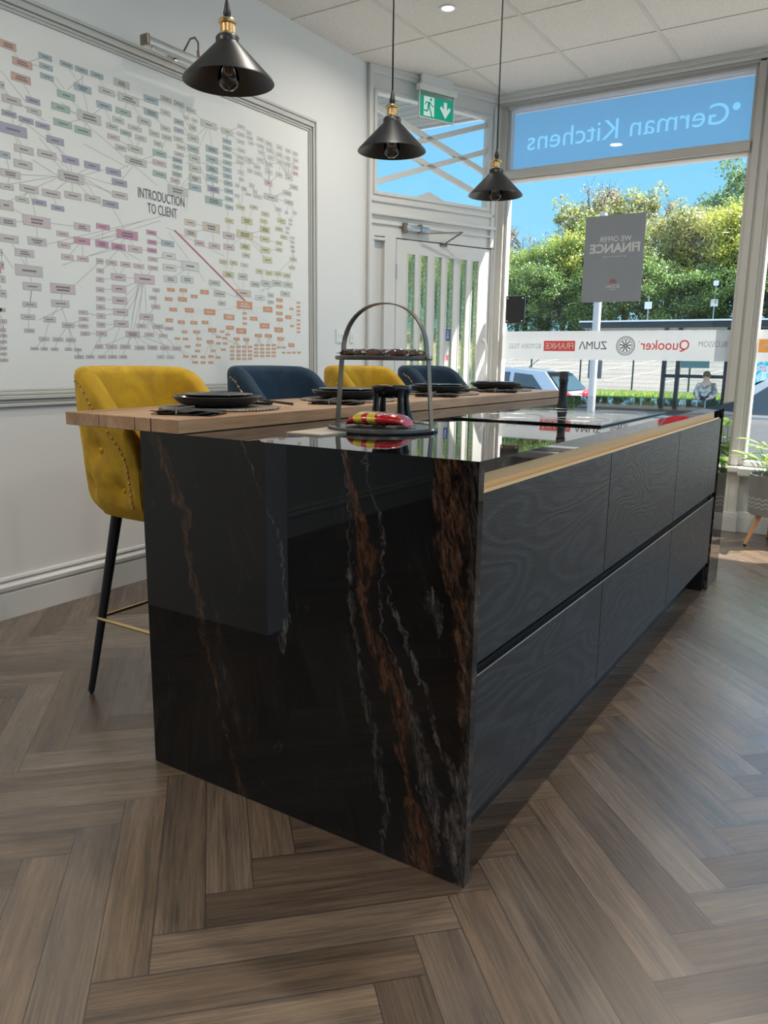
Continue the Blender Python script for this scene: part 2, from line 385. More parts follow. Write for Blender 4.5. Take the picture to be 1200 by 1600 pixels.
dbar('glazing_bar',(.066,2.742),(1.058,2.452)); dbar('glazing_bar',(.066,2.565),(1.058,2.28))
dbar('glazing_bar',(.066,2.448),(1.058,2.782)); dbar('glazing_bar',(.066,2.262),(1.058,2.604))
pd = MB(); pd.prism([(.405,-.06,2.19),(.72,-.06,2.19),(.72,-.06,2.203),(.543,-.06,2.262),(.405,-.06,2.208)],(0,.03,0)); pd.xf(DM); pd.out('pediment', M_frame, w3)
gp = MB(); gp.poly([(.066,-.055,2.19),(1.06,-.055,2.19),(1.06,-.055,2.83),(.066,-.055,2.83)]); gp.xf(DM); gp.out('pane', M_glass, w3, normals=False)
# the door leaf with six narrow slots
door = MB(); slots = [.380,.491,.618,.730,.853,.967]; hw = .031; zt = 1.826; zb = .22
xs = [.25]+[v for s_ in slots for v in (s_-hw, s_+hw)]+[1.108]
for i in range(0, len(xs), 2): door.box(xs[i],xs[i+1],-.045,-.003,.008,1.918)
for s_ in slots: door.box(s_-hw,s_+hw,-.045,-.003,zt,1.918); door.box(s_-hw,s_+hw,-.045,-.003,.008,zb)
door.xf(DM); dleaf = struct(door.out('door_1', M_frame))
def texglass():
    m = bpy.data.materials.new('hammered_glass'); m.use_nodes = True; nt = m.node_tree; nt.nodes.clear(); g = N(m)
    tc = g.n('TexCoord'); v = g.n('TexVoronoi', {'Vector':tc.outputs['Object'],'Scale':34}, feature='DISTANCE_TO_EDGE'); n = g.n('TexNoise', {'Vector':tc.outputs['Object'],'Scale':60,'Detail':2})
    h = g.m('ADD', v.outputs[0], g.m('MULTIPLY', n.outputs[0], .3))
    bp = g.n('Bump', {'Strength':.5,'Distance':.004,'Height':h})
    c = g.ramp(h, [(.10,(1,1,.9)),(.2,(.74,.76,.56)),(.42,(.98,.99,.78)),(.6,(1,1,.9))])
    r = g.n('BsdfRefraction', {'IOR':1.12,'Roughness':.02,'Color':c,'Normal':bp.outputs[0]}); t = g.n('BsdfTransparent', {'Color':c})
    gl = g.n('BsdfGlossy', {'Roughness':.08,'Normal':bp.outputs[0]})
    a = g.n('MixShader', {0:.6,1:r.outputs[0],2:t.outputs[0]}); b = g.n('MixShader', {0:.05,1:a.outputs[0],2:gl.outputs[0]})
    o = g.n('OutputMaterial'); nt.links.new(b.outputs[0], o.inputs[0]); return m
M_tex = texglass()
for s_ in slots:
    q = MB(); q.box(s_-hw,s_+hw,-.018,-.013,zb,zt); q.xf(DM); q.out('glass_slot', M_tex, dleaf)
    q = MB(); frame_rect(q, s_-hw-.006,s_+hw+.006,zb-.006,zt+.006,.007,-.006,.0015,.001); q.xf(DM); q.out('slot_bead', M_frame, dleaf)
q = MB(); q.tube([(1.062,-.002,.93),(1.062,.035,.945),(1.062,.045,.98),(1.062,.045,1.21),(1.062,.035,1.245),(1.062,-.002,1.26)],.010,10); q.xf(DM); q.out('pull_handle', M_white, dleaf, smooth=60)
for hz in (1.70,.25):
    q = MB(); q.box(.243,.256,-.004,.004,hz-.05,hz+.05,bev=.001); q.tube([(.2475,.005,hz-.05),(.2475,.005,hz+.05)],.004,8); q.xf(DM); q.out('hinge', M_steel, dleaf)
gapm = MB(); gapm.box(.2438,.2492,-.04,-.006,.0,1.925); gapm.box(.244,1.115,-.04,-.006,1.9195,1.926); gapm.xf(DM); gapm.out('door_gap', M_dark, dleaf)
# lettering stickers on the door glass
st = MB(); st.box(.708,.752,-.0125,-.0115,1.245,1.325); st.xf(DM); stk = st.out('door_sticker', mat('blue_sticker',(.03,.06,.35),.4)); tag(stk, 'small dark blue sticker on the fourth glass slot of the white entrance door','sticker')
for z_ in (1.31,1.293,1.276,1.262):
    q = MB(); q.box(.718,.742,-.0116,-.0110,z_-.003,z_+.003); q.xf(DM); q.out('print_line', M_white, stk)
st = MB(); st.box(.708,.752,-.0125,-.0115,1.06,1.235); st.xf(DM); stk = st.out('door_sticker', film_mat('pale_sticker',(.75,.72,.8),.35)); tag(stk, 'pale sticker with a red patch under the blue sticker on the door','sticker')
q = MB(); q.box(.718,.742,-.0116,-.0110,1.10,1.14); q.xf(DM); q.out('red_patch', mat('red_print',(.6,.08,.12),.5), stk)
# door closer
cl = thing('door_closer','grey metal overhead door closer with a bent arm above the white door','door closer',DM @ Vector((.4,0,1.99)))
CI = Matrix.Translation(-(DM @ Vector((.4,0,1.99))))
q = MB(); q.box(.30,.50,.0025,.045,1.972,2.012,bev=.008); q.xf(CI@DM); q.out('closer_body', M_steel, cl, smooth=40)
for r_, x_, y_ in ((.017,.425,.03),(.021,.30,.024)):
    q = MB(); q.lathe([(.0,-.03),(r_,-.03),(r_,.03),(0,.03)],16,(x_,y_,1.992)); q.xf(CI@DM); q.out('valve', M_bronze, cl, smooth=40)
q = MB(); q.obox((.425,.05,1.96),(.70,.16,1.985),.018,.006); q.xf(CI@DM); q.out('arm', M_bronze, cl)
q = MB(); q.obox((.70,.16,1.985),(.655,.012,1.915),.014,.006); q.box(.625,.685,-.002,.014,1.902,1.917,bev=.002); q.xf(CI@DM); q.out('arm_link', M_bronze, cl)
# ---------------- stone ----------------
def granite_mat():
    m, nt, b = new_mat('black_fusion_granite'); g = N(m)
    geo = g.n('NewGeometry'); sp = g.n('SeparateXYZ', {0:geo.outputs['Position']}); X, Y, Z = sp.outputs
    # on the end panel the veins follow hand-placed courses x(z)
    dn = g.n('TexNoise', {'Vector':geo.outputs['Position'],'Scale':7,'Detail':4,'Roughness':.6}); dn2 = g.n('TexNoise', {'Vector':geo.outputs['Position'],'Scale':38,'Detail':3})
    wob = g.m('ADD', g.m('MULTIPLY', g.m('SUBTRACT', dn.outputs[0], .5), .06), g.m('MULTIPLY', g.m('SUBTRACT', dn2.outputs[0], .5), .045))
    brk = g.n('TexNoise', {'Vector':geo.outputs['Position'],'Scale':14,'Detail':4,'Roughness':.7})
    veins = [  # points (z, x), half widths (z, w), colour, strength
     ([(.02,-.636),(.1,-.676),(.22,-.704),(.34,-.727),(.43,-.761),(.515,-.774),(.615,-.807),(.71,-.808),(.786,-.842),(.884,-.899)],[(0,.012),(.2,.006),(.35,.010),(.45,.014),(.55,.016),(.62,.006),(.72,.016),(.85,.02),(.92,.02)],(.16,.075,.038),.9),
     ([(.0,-.60),(.1,-.62),(.22,-.66),(.34,-.69),(.42,-.70),(.5,-.72),(.92,-.80)],[(0,.0),(.12,.004),(.25,.022),(.36,.024),(.44,.010),(.55,.0),(.92,.0)],(.075,.062,.058),.55),
     ([(.44,-.49),(.522,-.48),(.565,-.493),(.698,-.50),(.739,-.523),(.773,-.546),(.835,-.572),(.912,-.609)],[(0,0),(.40,0),(.46,.007),(.52,.004),(.6,.003),(.69,.005),(.74,.002),(.92,.004)],(.20,.19,.17),.8),
     ([(.012,-.112),(.1,-.122),(.19,-.14),(.258,-.161),(.33,-.166),(.43,-.192),(.507,-.233),(.592,-.266),(.683,-.259),(.763,-.276),(.834,-.30),(.926,-.313)],[(0,.03),(.10,.028),(.19,.006),(.27,.012),(.36,.02),(.45,.028),(.52,.016),(.6,.010),(.69,.020),(.75,.014),(.85,.010),(.92,.006)],(.21,.085,.038),1.0),
     ([(.013,-.21),(.124,-.203),(.217,-.221),(.296,-.234),(.378,-.26),(.517,-.286),(.586,-.299),(.739,-.304),(.925,-.325)],[(0,.006),(.2,.008),(.35,.009),(.45,.005),(.6,.006),(.75,.003),(.92,.002)],(.20,.16,.14),.75),
     ([(.10,-.07),(.173,-.085),(.288,-.111),(.353,-.136),(.405,-.152),(.482,-.185),(.547,-.21),(.656,-.219),(.756,-.224),(.839,-.249),(.923,-.262)],[(0,0),(.10,.006),(.18,.016),(.3,.015),(.38,.008),(.45,.003),(.6,.003),(.75,.005),(.84,.002),(.92,.002)],(.24,.20,.19),.8),
     ([(.015,-.012),(.097,-.03),(.21,-.019),(.261,-.035),(.309,-.066),(.379,-.091),(.45,-.115),(.517,-.155),(.581,-.179),(.672,-.204),(.92,-.25)],[(0,.012),(.1,.018),(.22,.018),(.3,.006),(.45,.006),(.58,.004),(.67,.0),(.92,.0)],(.27,.24,.22),.85),
     ([(.2,-.03),(.406,-.019),(.474,-.014),(.571,-.025),(.659,-.042),(.727,-.058),(.822,-.054),(.913,-.064)],[(0,0),(.36,0),(.42,.012),(.5,.012),(.6,.016),(.68,.014),(.75,.028),(.88,.030),(.92,.022)],(.20,.10,.055),1.0),
     ([(.55,-.074),(.597,-.093),(.651,-.091)],[(0,0),(.54,.0),(.56,.006),(.60,.014),(.64,.007),(.66,0),(.92,0)],(.22,.21,.19),.85),
     ([(0,-.012),(.45,-.002),(.70,-.008),(.92,-.012)],[(0,.010),(.3,.014),(.6,.010),(.92,.012)],(.15,.12,.10),.7)]
    fine = g.n('TexNoise', {'Vector':g.n('CombineXYZ',{0:g.m('MULTIPLY',g.m('ADD',X,g.m('MULTIPLY',Z,.24)),30),1:g.m('MULTIPLY',Y,3),2:g.m('MULTIPLY',Z,4)}).outputs[0],'Scale':1,'Detail':6,'Roughness':.7,'Distortion':.8})
    mo = g.n('TexNoise', {'Vector':g.n('CombineXYZ',{0:g.m('MULTIPLY',g.m('ADD',X,g.m('MULTIPLY',Z,.22)),95),1:g.m('MULTIPLY',Y,20),2:g.m('MULTIPLY',Z,22)}).outputs[0],'Scale':1.0,'Detail':6,'Roughness':.75,'Distortion':.7}); mot = g.m('MULTIPLY', g.m('SUBTRACT', mo.outputs[0], .42), 4.5, clamp=True)
    base = g.ramp(fine.outputs[0], [(.3,(.0015,.0018,.0028)),(.60,(.0035,.0042,.0055)),(.70,(.014,.013,.012)),(.8,(.050,.042,.036))])
    col = base
    xd = g.m('ADD', X, wob)
    def fcurve(pts, inp):
        zs = [p[0] for p in pts]; vs = [p[1] for p in pts]
        fc = g.nt.nodes.new('ShaderNodeFloatCurve'); cm = fc.mapping; cm.use_clip = False; cu = cm.curves[0]
        lo, hi = -1.0, .1
        P = [((z)/.95, (v-lo)/(hi-lo)) for z, v in pts]
        while len(cu.points) < len(P): cu.points.new(.5,.5)
        for i, (a, bb_) in enumerate(P): cu.points[i].location = (a, bb_); cu.points[i].handle_type = 'AUTO'
        cm.update(); g.set(fc.inputs['Value'], inp)
        return g.m('ADD', g.m('MULTIPLY', fc.outputs[0], hi-lo), lo)
    zn = g.m('DIVIDE', Z, .95)
    for pts, ws, c, st in veins:
        pts = sorted(pts)
        if pts[0][0] > .0: pts = [(0,pts[0][1])]+pts
        xc = fcurve(pts, zn); wv = g.m('MULTIPLY', fcurve(ws, zn), 1.4)
        d = g.m('ABSOLUTE', g.m('SUBTRACT', xd, xc))
        f = g.m('SUBTRACT', 1.0, g.m('DIVIDE', d, g.m('MAXIMUM', wv, .0005)), clamp=True)
        f = g.m('MULTIPLY', f, g.m('MULTIPLY', g.m('SUBTRACT', brk.outputs[0], .33), 5.0, clamp=True), clamp=True)
        f = g.m('MULTIPLY', g.m('MULTIPLY', f, g.m('GREATER_THAN', wv, .0012)), g.m('ADD', g.m('MULTIPLY', mot, .8), .2))
        vv = g.mixc(mot, (c[0]*.10,c[1]*.10,c[2]*.12,1), (c[0]*.95,c[1]*.97,c[2]*1.0,1))
        col = g.mixc(g.m('MULTIPLY', g.m('POWER', f, .5), st*.95), col, vv)
    # hairline veins everywhere (also on the worktop and far leg)
    hv = g.n('TexNoise', {'Vector':g.n('CombineXYZ',{0:g.m('MULTIPLY',g.m('ADD',X,g.m('MULTIPLY',Z,.2)),5.5),1:g.m('MULTIPLY',Y,1.3),2:g.m('MULTIPLY',Z,1.1)}).outputs[0],'Scale':1.3,'Detail':5,'Roughness':.62,'Distortion':1.0})
    hl = g.m('LESS_THAN', g.m('ABSOLUTE', g.m('SUBTRACT', hv.outputs[0], .5)), .0022)
    col = g.mixc(g.m('MULTIPLY', hl, g.m('MULTIPLY', g.m('SUBTRACT', brk.outputs[0], .52), 3, clamp=True)), col, (.09,.085,.08,1))
    g.set(b.inputs['Base Color'], col); b.inputs['Roughness'].default_value = .022; b.inputs['IOR'].default_value = 1.46
    return m
M_gran = granite_mat()
def oak_black(seed, cath=1.0):
    m, nt, b = new_mat('black_stained_oak'); g = N(m)
    geo = g.n('NewGeometry'); sp = g.n('SeparateXYZ', {0:geo.outputs['Position']}); X, Y, Z = sp.outputs
    v = g.n('CombineXYZ', {0:g.m('ADD',g.m('MULTIPLY',Y,1.0),seed*7.3), 1:g.m('MULTIPLY',Z,4.2), 2:seed*3.1})
    n = g.n('TexNoise', {'Vector':v.outputs[0],'Scale':1.35,'Detail':2,'Roughness':.4,'Distortion':.35})
    rings = g.m('SINE', g.m('MULTIPLY', n.outputs[0], 105.0*cath))
    v2 = g.n('CombineXYZ', {0:g.m('MULTIPLY',Y,22), 1:g.m('MULTIPLY',Z,420), 2:seed}); n2 = g.n('TexNoise', {'Vector':v2.outputs[0],'Scale':1,'Detail':3})
    f = g.m('ADD', g.m('MULTIPLY', rings, .19), n2.outputs[0])
    c = g.ramp(f, [(.25,(.010,.012,.014)),(.55,(.020,.023,.026)),(.85,(.048,.053,.058))]); g.set(b.inputs['Base Color'], c)
    b.inputs['Roughness'].default_value = .42
    bp = g.n('Bump', {'Strength':.5,'Distance':.002,'Height':f}); g.set(b.inputs['Normal'], bp.outputs[0]); return m
def oak_top():
    m, nt, b = new_mat('laminated_oak'); g = N(m)
    geo = g.n('NewGeometry'); sp = g.n('SeparateXYZ', {0:geo.outputs['Position']}); X, Y, Z = sp.outputs
    v = g.n('CombineXYZ', {0:g.m('MULTIPLY',X,16), 1:g.m('MULTIPLY',Y,1.2), 2:g.m('MULTIPLY',Z,14)}); n = g.n('TexNoise', {'Vector':v.outputs[0],'Scale':1.6,'Detail':4,'Roughness':.6,'Distortion':.5})
    v2 = g.n('CombineXYZ', {0:g.m('MULTIPLY',X,260), 1:g.m('MULTIPLY',Y,9), 2:g.m('MULTIPLY',Z,200)}); n2 = g.n('TexNoise', {'Vector':v2.outputs[0],'Scale':1,'Detail':2})
    f = g.m('ADD', g.m('MULTIPLY', n.outputs[0], .7), g.m('MULTIPLY', n2.outputs[0], .35))
    c = g.ramp(f, [(.35,(.30,.165,.085)),(.55,(.47,.28,.155)),(.75,(.56,.36,.22))])
    st = g.n('TexWhiteNoise', {'W':g.m('FLOOR', g.m('MULTIPLY', g.m('ADD',X,2.0), 22.0))}, noise_dimensions='1D')
    c = g.mixc(g.m('MULTIPLY', st.outputs[0], .35), c, (.20,.11,.06,1)); g.set(b.inputs['Base Color'], c)
    b.inputs['Roughness'].default_value = .38; return m
M_oak = oak_top()
M_goldch = mat('gold_anodised_profile', (.95,.62,.31), .42, .15)
M_hob = mat('black_glass', (.006,.006,.007), .05)
H = .92; W = .962; L = 2.92
isl = thing('kitchen_island','long black granite kitchen island with waterfall ends and black oak drawers','kitchen island',(-W/2,L/2,0))
IO = (W/2, -L/2, 0)
def part(mb, name, m, parent=isl, off=IO, smooth=None):
    mb.xf(Matrix.Translation(off)); return mb.out(name, m, parent, smooth=smooth)
q = MB(); q.box(-W,0,.0235,2.6555,H-.024,H); part(q,'worktop', M_gran)
q = MB(); q.box(-W,0,0,.0235,0,H); part(q,'waterfall_panel', M_gran)
q = MB(); q.box(-W,0,2.6555,L,0,H); part(q,'waterfall_panel', M_gran)
q = MB(); q.box(-W+.02,-.04,.026,2.62,.15,H-.066); q.box(-W+.08,-.09,.026,2.64,0,.15); q.box(-W+.02,-.02,2.62,2.655,0,H-.026); part(q,'carcass', M_black)
q = MB(); q.box(-.030,-.026,.026,2.56,H-.063,H-.026); q.box(-.030,-.004,.026,2.56,H-.066,H-.062); q.box(-.006,-.003,.026,2.56,H-.0655,H-.058); q.box(-.03,-.004,.0255,.0275,H-.064,H-.026); part(q,'handle_channel', M_goldch)
q = MB(); q.box(-.036,-.028,.026,2.62,.47,.505); part(q,'lower_channel', M_dark)
ys = [(.027,.876),(.880,1.752),(1.756,2.617)]
for i, (a, b_) in enumerate(ys):
    q = MB(); q.box(-.022,-.003,a,b_,.500,.853,bev=.001,seg=1); d_ = part(q,'drawer_front', oak_black(i+1, 1.0+.3*i))
    q = MB(); q.box(-.022,-.003,a,b_,.150,.474,bev=.001,seg=1); d_ = part(q,'drawer_front', oak_black(i+5, .9+.2*i))
    q = MB(); q.box(-.0235,-.0022,a,b_,.4715,.4755); part(q,'drawer_edge_profile', M_chrome)
# induction hob
hb = thing('induction_hob','flat black glass induction hob set into the granite worktop','hob',(-.30,1.33,H))
q = MB(); q.box(-.255,.245,-.405,.395,.0003,.006,bev=.002); q.out('glass_plate', M_hob, hb)
for cx, cy, r in ((-.12,-.2,.10),(.12,-.2,.085),(-.12,.2,.085),(.12,.2,.10)):
    q = MB(); q.tube([(cx+r*math.cos(t*PI/16),cy+r*math.sin(t*PI/16),.0062) for t in range(32)],.0008,4,closed=True); q.out('cooking_zone_ring', M_steel, hb)
# breakfast bar
bar = thing('breakfast_bar','thick oak breakfast bar laid over the left edge of the black granite','breakfast bar',(-1.04,1.32,H))
q = MB(); q.box(-.222,.222,-1.322,1.345,.0008,.036,bev=.0015,seg=1); q.out('slab', M_oak, bar)
for x_, t_ in ((.123,.0018),(.062,.0009),(-.08,.0006)): q = MB(); q.box(x_-t_,x_+t_,-1.3225,-1.30,.001,.0355); q.out('end_joint', M_dark, bar)

# ---------------- bar stools ----------------
def velvet(name, col, shade):
    m, nt, b = new_mat(name); g = N(m)
    tc = g.n('TexCoord'); n = g.n('TexNoise', {'Vector':tc.outputs['Object'],'Scale':9,'Detail':4,'Roughness':.65,'Distortion':.8}); n2 = g.n('TexNoise', {'Vector':tc.outputs['Object'],'Scale':400,'Detail':1})
    c = g.ramp(n.outputs[0], [(.35,shade),(.6,col),(.8,tuple(min(1,v*1.15) for v in col))]); g.set(b.inputs['Base Color'], c)
    b.inputs['Roughness'].default_value = .75; b.inputs['Sheen Weight'].default_value = .35; b.inputs['Sheen Roughness'].default_value = .35; b.inputs['Sheen Tint'].default_value = (*[min(1,v*1.4+.02) for v in col],1)
    bp = g.n('Bump', {'Strength':.12,'Distance':.001,'Height':n2.outputs[0]}); g.set(b.inputs['Normal'], bp.outputs[0]); return m
M_yel = velvet('mustard_velvet', (.60,.36,.012), (.45,.25,.008)); M_nav = velvet('navy_velvet', (.006,.032,.068), (.003,.018,.042))
def seat_curve():
    P = []
    for i in range(9): P.append((.135-.135*i/9*1.0, -.243))
    for i in range(41):
        t = -PI/2 - PI*i/40; c_, s_ = math.cos(t), math.sin(t); e_ = 2/2.7
        P.append((-.265*abs(c_)**e_, .243*(1 if s_ > 0 else -1)*abs(s_)**e_))
    for i in range(9): P.append((.135*(i+1)/9, .243))
    return P
SC = seat_curve()
def arm_h(x):
    pts = [(-.27,1.075),(-.15,1.072),(-.10,1.060),(-.063,1.035),(.013,.955),(.082,.890),(.120,.845),(.136,.80)]
    if x <= pts[0][0]: return pts[0][1]
    for (a, ha), (b_, hb_) in zip(pts, pts[1:]):
        if x <= b_: return ha+(hb_-ha)*(x-a)/(b_-a)
    return pts[-1][1]
def taper(z):
    t = max(0, min(1, (1.02-z)/.42)); s_ = 1 - .10*t**1.6
    if z < .68: s_ -= .16*((.68-z)/.075)**2
    return s_
def shell_pt(i, z, inset):
    x, y = SC[i]; n = len(SC); a = SC[max(0,i-1)]; b_ = SC[min(n-1,i+1)]
    tx, ty = b_[0]-a[0], b_[1]-a[1]; l = math.hypot(tx,ty) or 1; nx, ny = -ty/l, tx/l
    if nx*(max(x,-.05)-x)+ny*(-y) < 0: nx, ny = -nx, -ny   # inward
    s_ = taper(z); return Vector((x*s_+(.02 if z < .7 else 0)*0+nx*inset, y*s_+ny*inset, z))
ARC = [0.0]
for a, b_ in zip(SC, SC[1:]): ARC.append(ARC[-1]+math.hypot(b_[0]-a[0], b_[1]-a[1]))
MID = ARC[-1]/2
buttons = [(s_, z_) for z_, ss in ((.82,(-.36,-.18,0,.18,.36)),(.70,(-.45,-.27,-.09,.09,.27,.45))) for s_ in ss]
def make_stool(col, label):
    t = thing('bar_stool', label, 'bar stool')
    m_ = MB(); rows = []; NV = 26
    for i in range(len(SC)):
        top = arm_h(SC[i][0]); row = []; sarc = ARC[i]-MID
        for j in range(NV+1):
            z = .605+(top-.028-.605)*j/NV
            dm = sum(math.exp(-((sarc-a)**2+(z-b_)**2)/.0016) for a, b_ in buttons)
            cr = 0
            for a, b_ in buttons:
                for sg in (-1,1):
                    # diagonal crease running up from each button
                    dx_, dz_ = sarc-a, z-b_
                    if 0 < dz_ < .1: cr += math.exp(-((dx_-sg*dz_*.9)**2)/.00008)*.004*(1-abs(dz_-.05)/.05*.4)
            row.append(shell_pt(i, z, .004+.026*dm+cr*(1 if abs(sarc) < .5 and z < .9 else .3)))
        for k in range(1,6):
            a = PI*k/6; row.append(shell_pt(i, top-.028+.028*math.sin(a), .004+.027*(1-math.cos(a))))
        for z in [top-.028-(top-.028-.66)*k/8 for k in range(9)]:
            row.append(shell_pt(i, z, .058+.02*max(0,(1.0-z))*.4))
        rows.append(row)
    V = m_.grid(rows)
    for end in (V[0], V[-1]):
        m_.bm.faces.new(end if end is V[-1] else end[::-1])
    m_.out('backrest_shell', col, t, smooth=80)
    # nail-head trim on both arms
    path = [(-.150,1.030),(-.114,1.015),(-.079,.978),(-.044,.935),(-.008,.900),(.027,.865),(.055,.836),(.077,.806),(.084,.785),(.088,.750),(.091,.712),(.093,.674),(.093,.640)]
    dense = []
    for (xa, za), (xb, zb) in zip(path, path[1:]):
        l_ = math.hypot(xb-xa, zb-za); k_ = max(1, round(l_/.021))
        for k in range(k_): dense.append((xa+(xb-xa)*k/k_, za+(zb-za)*k/k_))
    for sg in (-1,1):
        q = MB(); line = []
        for x, z in dense:
            y = sg*(.243*(1-(max(0,-x)/.265)**2.7)**(1/2.7)*taper(z)-.0045+.0035); xx = x*taper(z); line.append((xx, y, z)); q.sphere((xx, y, z), .0048, 8, 6, (1,.7,1))
        q.tube(line, .0009, 5); q.out('nailhead_trim', M_brass, t, smooth=180)
    for a, z in buttons:
        s_ = a+MID; i = min(range(len(ARC)), key=lambda k: abs(ARC[k]-s_)); p_ = shell_pt(i, z, .030); q = MB(); q.sphere(p_, .0095, 10, 6); q.out('tufting_button', col, t, smooth=180)
    q = MB(); q.box(-.135,.245,-.172,.172,.655,.735,bev=.03,seg=4); subd(q.out('seat_cushion', col, t, smooth=180))
    q = MB(); q.box(-.14,.235,-.165,.165,.598,.665,bev=.02,seg=3); q.out('seat_base', col, t, smooth=60)
    tops = [(sx*.075-.0, sy*.15) for sx in (-1,1) for sy in (-1,1)]
    feet = [(-.148,-.236),(-.148,.236),(.20,-.236),(.20,.236)]; tops = [(-.075,-.15),(-.075,.15),(.13,-.15),(.13,.15)]
    for (a, b_), (c_, d_) in zip(tops, feet):
        q = MB(); q.tube([(a,b_,.615),(c_,d_,.012)], [.0185,.0105], 14); q.sphere((c_,d_,.008), .008, 10, 6); q.out('leg', M_blackm, t, smooth=60)
    f = (.615-.262)/.603; C4 = [(a+(c_-a)*f, b_+(d_-b_)*f) for (a, b_), (c_, d_) in zip(tops, feet)]
    ring = []
    for (cx, cy), (sx, sy) in zip([C4[0],C4[2],C4[3],C4[1]], ((-1,-1),(1,-1),(1,1),(-1,1))):
        seq = [(cx+sx*.010, cy-sy*.018),(cx+sx*.010,cy+sy*.004),(cx+sx*.004,cy+sy*.010),(cx-sx*.018,cy+sy*.010)]
        if (sx,sy) in ((1,-1),(-1,1)): seq = seq[::-1]
        ring += seq
    q = MB(); q.tube([(x,y,.262) for x, y in ring], .0062, 8, closed=True); q.out('footrest', M_gold, t, smooth=180)
    return t
s1 = make_stool(M_yel, 'mustard yellow velvet bar stool nearest the camera, its leg and gold footrest showing')
s2 = make_stool(M_nav, 'navy blue velvet bar stool between the two yellow stools')
s3 = copy_tree(s1); s3['label'] = 'mustard yellow velvet bar stool between the two navy stools, behind the arched stand'
s4 = copy_tree(s2); s4['label'] = 'navy blue velvet bar stool farthest from the camera, beside the entrance door'
for s_, x_, y_ in ((s1,-1.33,.415),(s2,-1.345,1.115),(s3,-1.335,1.735),(s4,-1.335,2.385)):
    s_.location = (x_, y_, 0); s_['group'] = 'velvet bar stools along the breakfast bar'

# ---------------- pendant lamps ----------------
def make_pendant():
    t = thing('pendant_lamp','','pendant lamp')
    q = MB(); q.lathe([(.033,.104),(.035,.100),(.128,.006),(.1305,.0),(.1265,.0015),(.032,.097),(.028,.103)],56); q.lathe([(0,.120),(.030,.120),(.034,.115),(.034,.100)],32); q.out('shade', M_black, t, smooth=50)
    q = MB(); q.lathe([(0,.122),(.024,.122),(.0245,.126),(.0205,.129),(.0205,.150),(.025,.152),(.026,.158),(.023,.163),(.010,.166),(0,.166)],28)
    q.out('brass_holder', M_brass, t, smooth=40)
    q = MB(); q.lathe([(.009,.165),(.010,.172),(.012,.178),(.009,.190),(.007,.200),(.0035,.215)],16); q.out('cord_grip', M_black, t, smooth=60)
    q = MB(); q.tube([(0,0,.21),(0,0,CZ-1.886-.03)],.0032,8); q.out('cord', M_black, t, smooth=180)
    q = MB(); q.lathe([(0,CZ-1.886-.032),(.012,CZ-1.886-.032),(.045,CZ-1.886-.024),(.05,CZ-1.886-.001),(0,CZ-1.886-.001)],28); q.out('ceiling_rose', M_black, t, smooth=40)
    gm = glass_mat('bulb_glass', (.98,.97,.95))
    q = MB(); q.lathe([(.013,.085),(.014,.060),(.022,.042),(.030,.022),(.031,.006),(.026,-.010),(.014,-.020),(0,-.023)],26); b_ = q.out('bulb', gm, t, smooth=180)
    q = MB(); q.lathe([(.013,.1),(.0135,.078),(0,.078)],16)
    for k in range(6):
        a = k*PI/3; q.tube([(.003*math.cos(a),.003*math.sin(a),.078),(.011*math.cos(a),.011*math.sin(a),.022),(.004*math.cos(a+.5),.004*math.sin(a+.5),.018)],.0008,5)
    q.out('filament', M_brass, b_)
    return t
pl = make_pendant()
PL = ['black cone pendant lamp nearest the camera, in front of the wall chart','middle of the three black cone pendant lamps, below the exit sign','farthest and smallest looking black cone pendant lamp, at the window edge']
for i, y_ in enumerate((.462,1.345,2.285)):
    o = pl if i == 0 else copy_tree(pl)
    o.location = (-1.06, y_, 1.886); o['label'] = PL[i]; o['group'] = 'black pendant lamps over the breakfast bar'
# ---------------- ceiling downlights ----------------
M_led = mat('led_lens', (.9,.9,.85), .4, 0, Emission_Color=(1,.93,.8,1), Emission_Strength=3.0)
def make_down(k, x, y):
    t = thing('downlight', 'round white recessed downlight in the ceiling tile' if k == 0 else 'round recessed ceiling downlight out of the frame', 'downlight', (x,y,CZ), 0, 'recessed ceiling downlights')
    q = MB(); q.lathe([(.046,-.0035),(.044,-.007),(.034,-.006),(.030,-.001),(.030,.006)],28); q.lathe([(.046,.0),(.046,-.0035)],28); q.out('bezel', M_white, t, smooth=40)
    q = MB(); q.lathe([(0,-.0045),(.0305,-.0045)],20); q.out('lens', M_led, t)
    ld = bpy.data.lights.new('downlight_beam','AREA'); ld.shape = 'DISK'; ld.size = .10; ld.energy = DOWNLIGHT_W; ld.color = (1,.93,.82); ld.spread = math.radians(165)
    lo = bpy.data.objects.new('downlight_beam', ld); COL.objects.link(lo); lo.parent = t; lo.location = (0,0,-.012)
kk = 0
for x, y in ((-1.593,2.734),(-.70,.93),(-1.593,-.87),(.20,2.734),(.20,.93),(.20,-.87),(.2,-2.7),(1.8,2.73),(1.8,.93),(1.8,-.9),(-1.593,-2.7)):
    make_down(kk, x, y); kk += 1
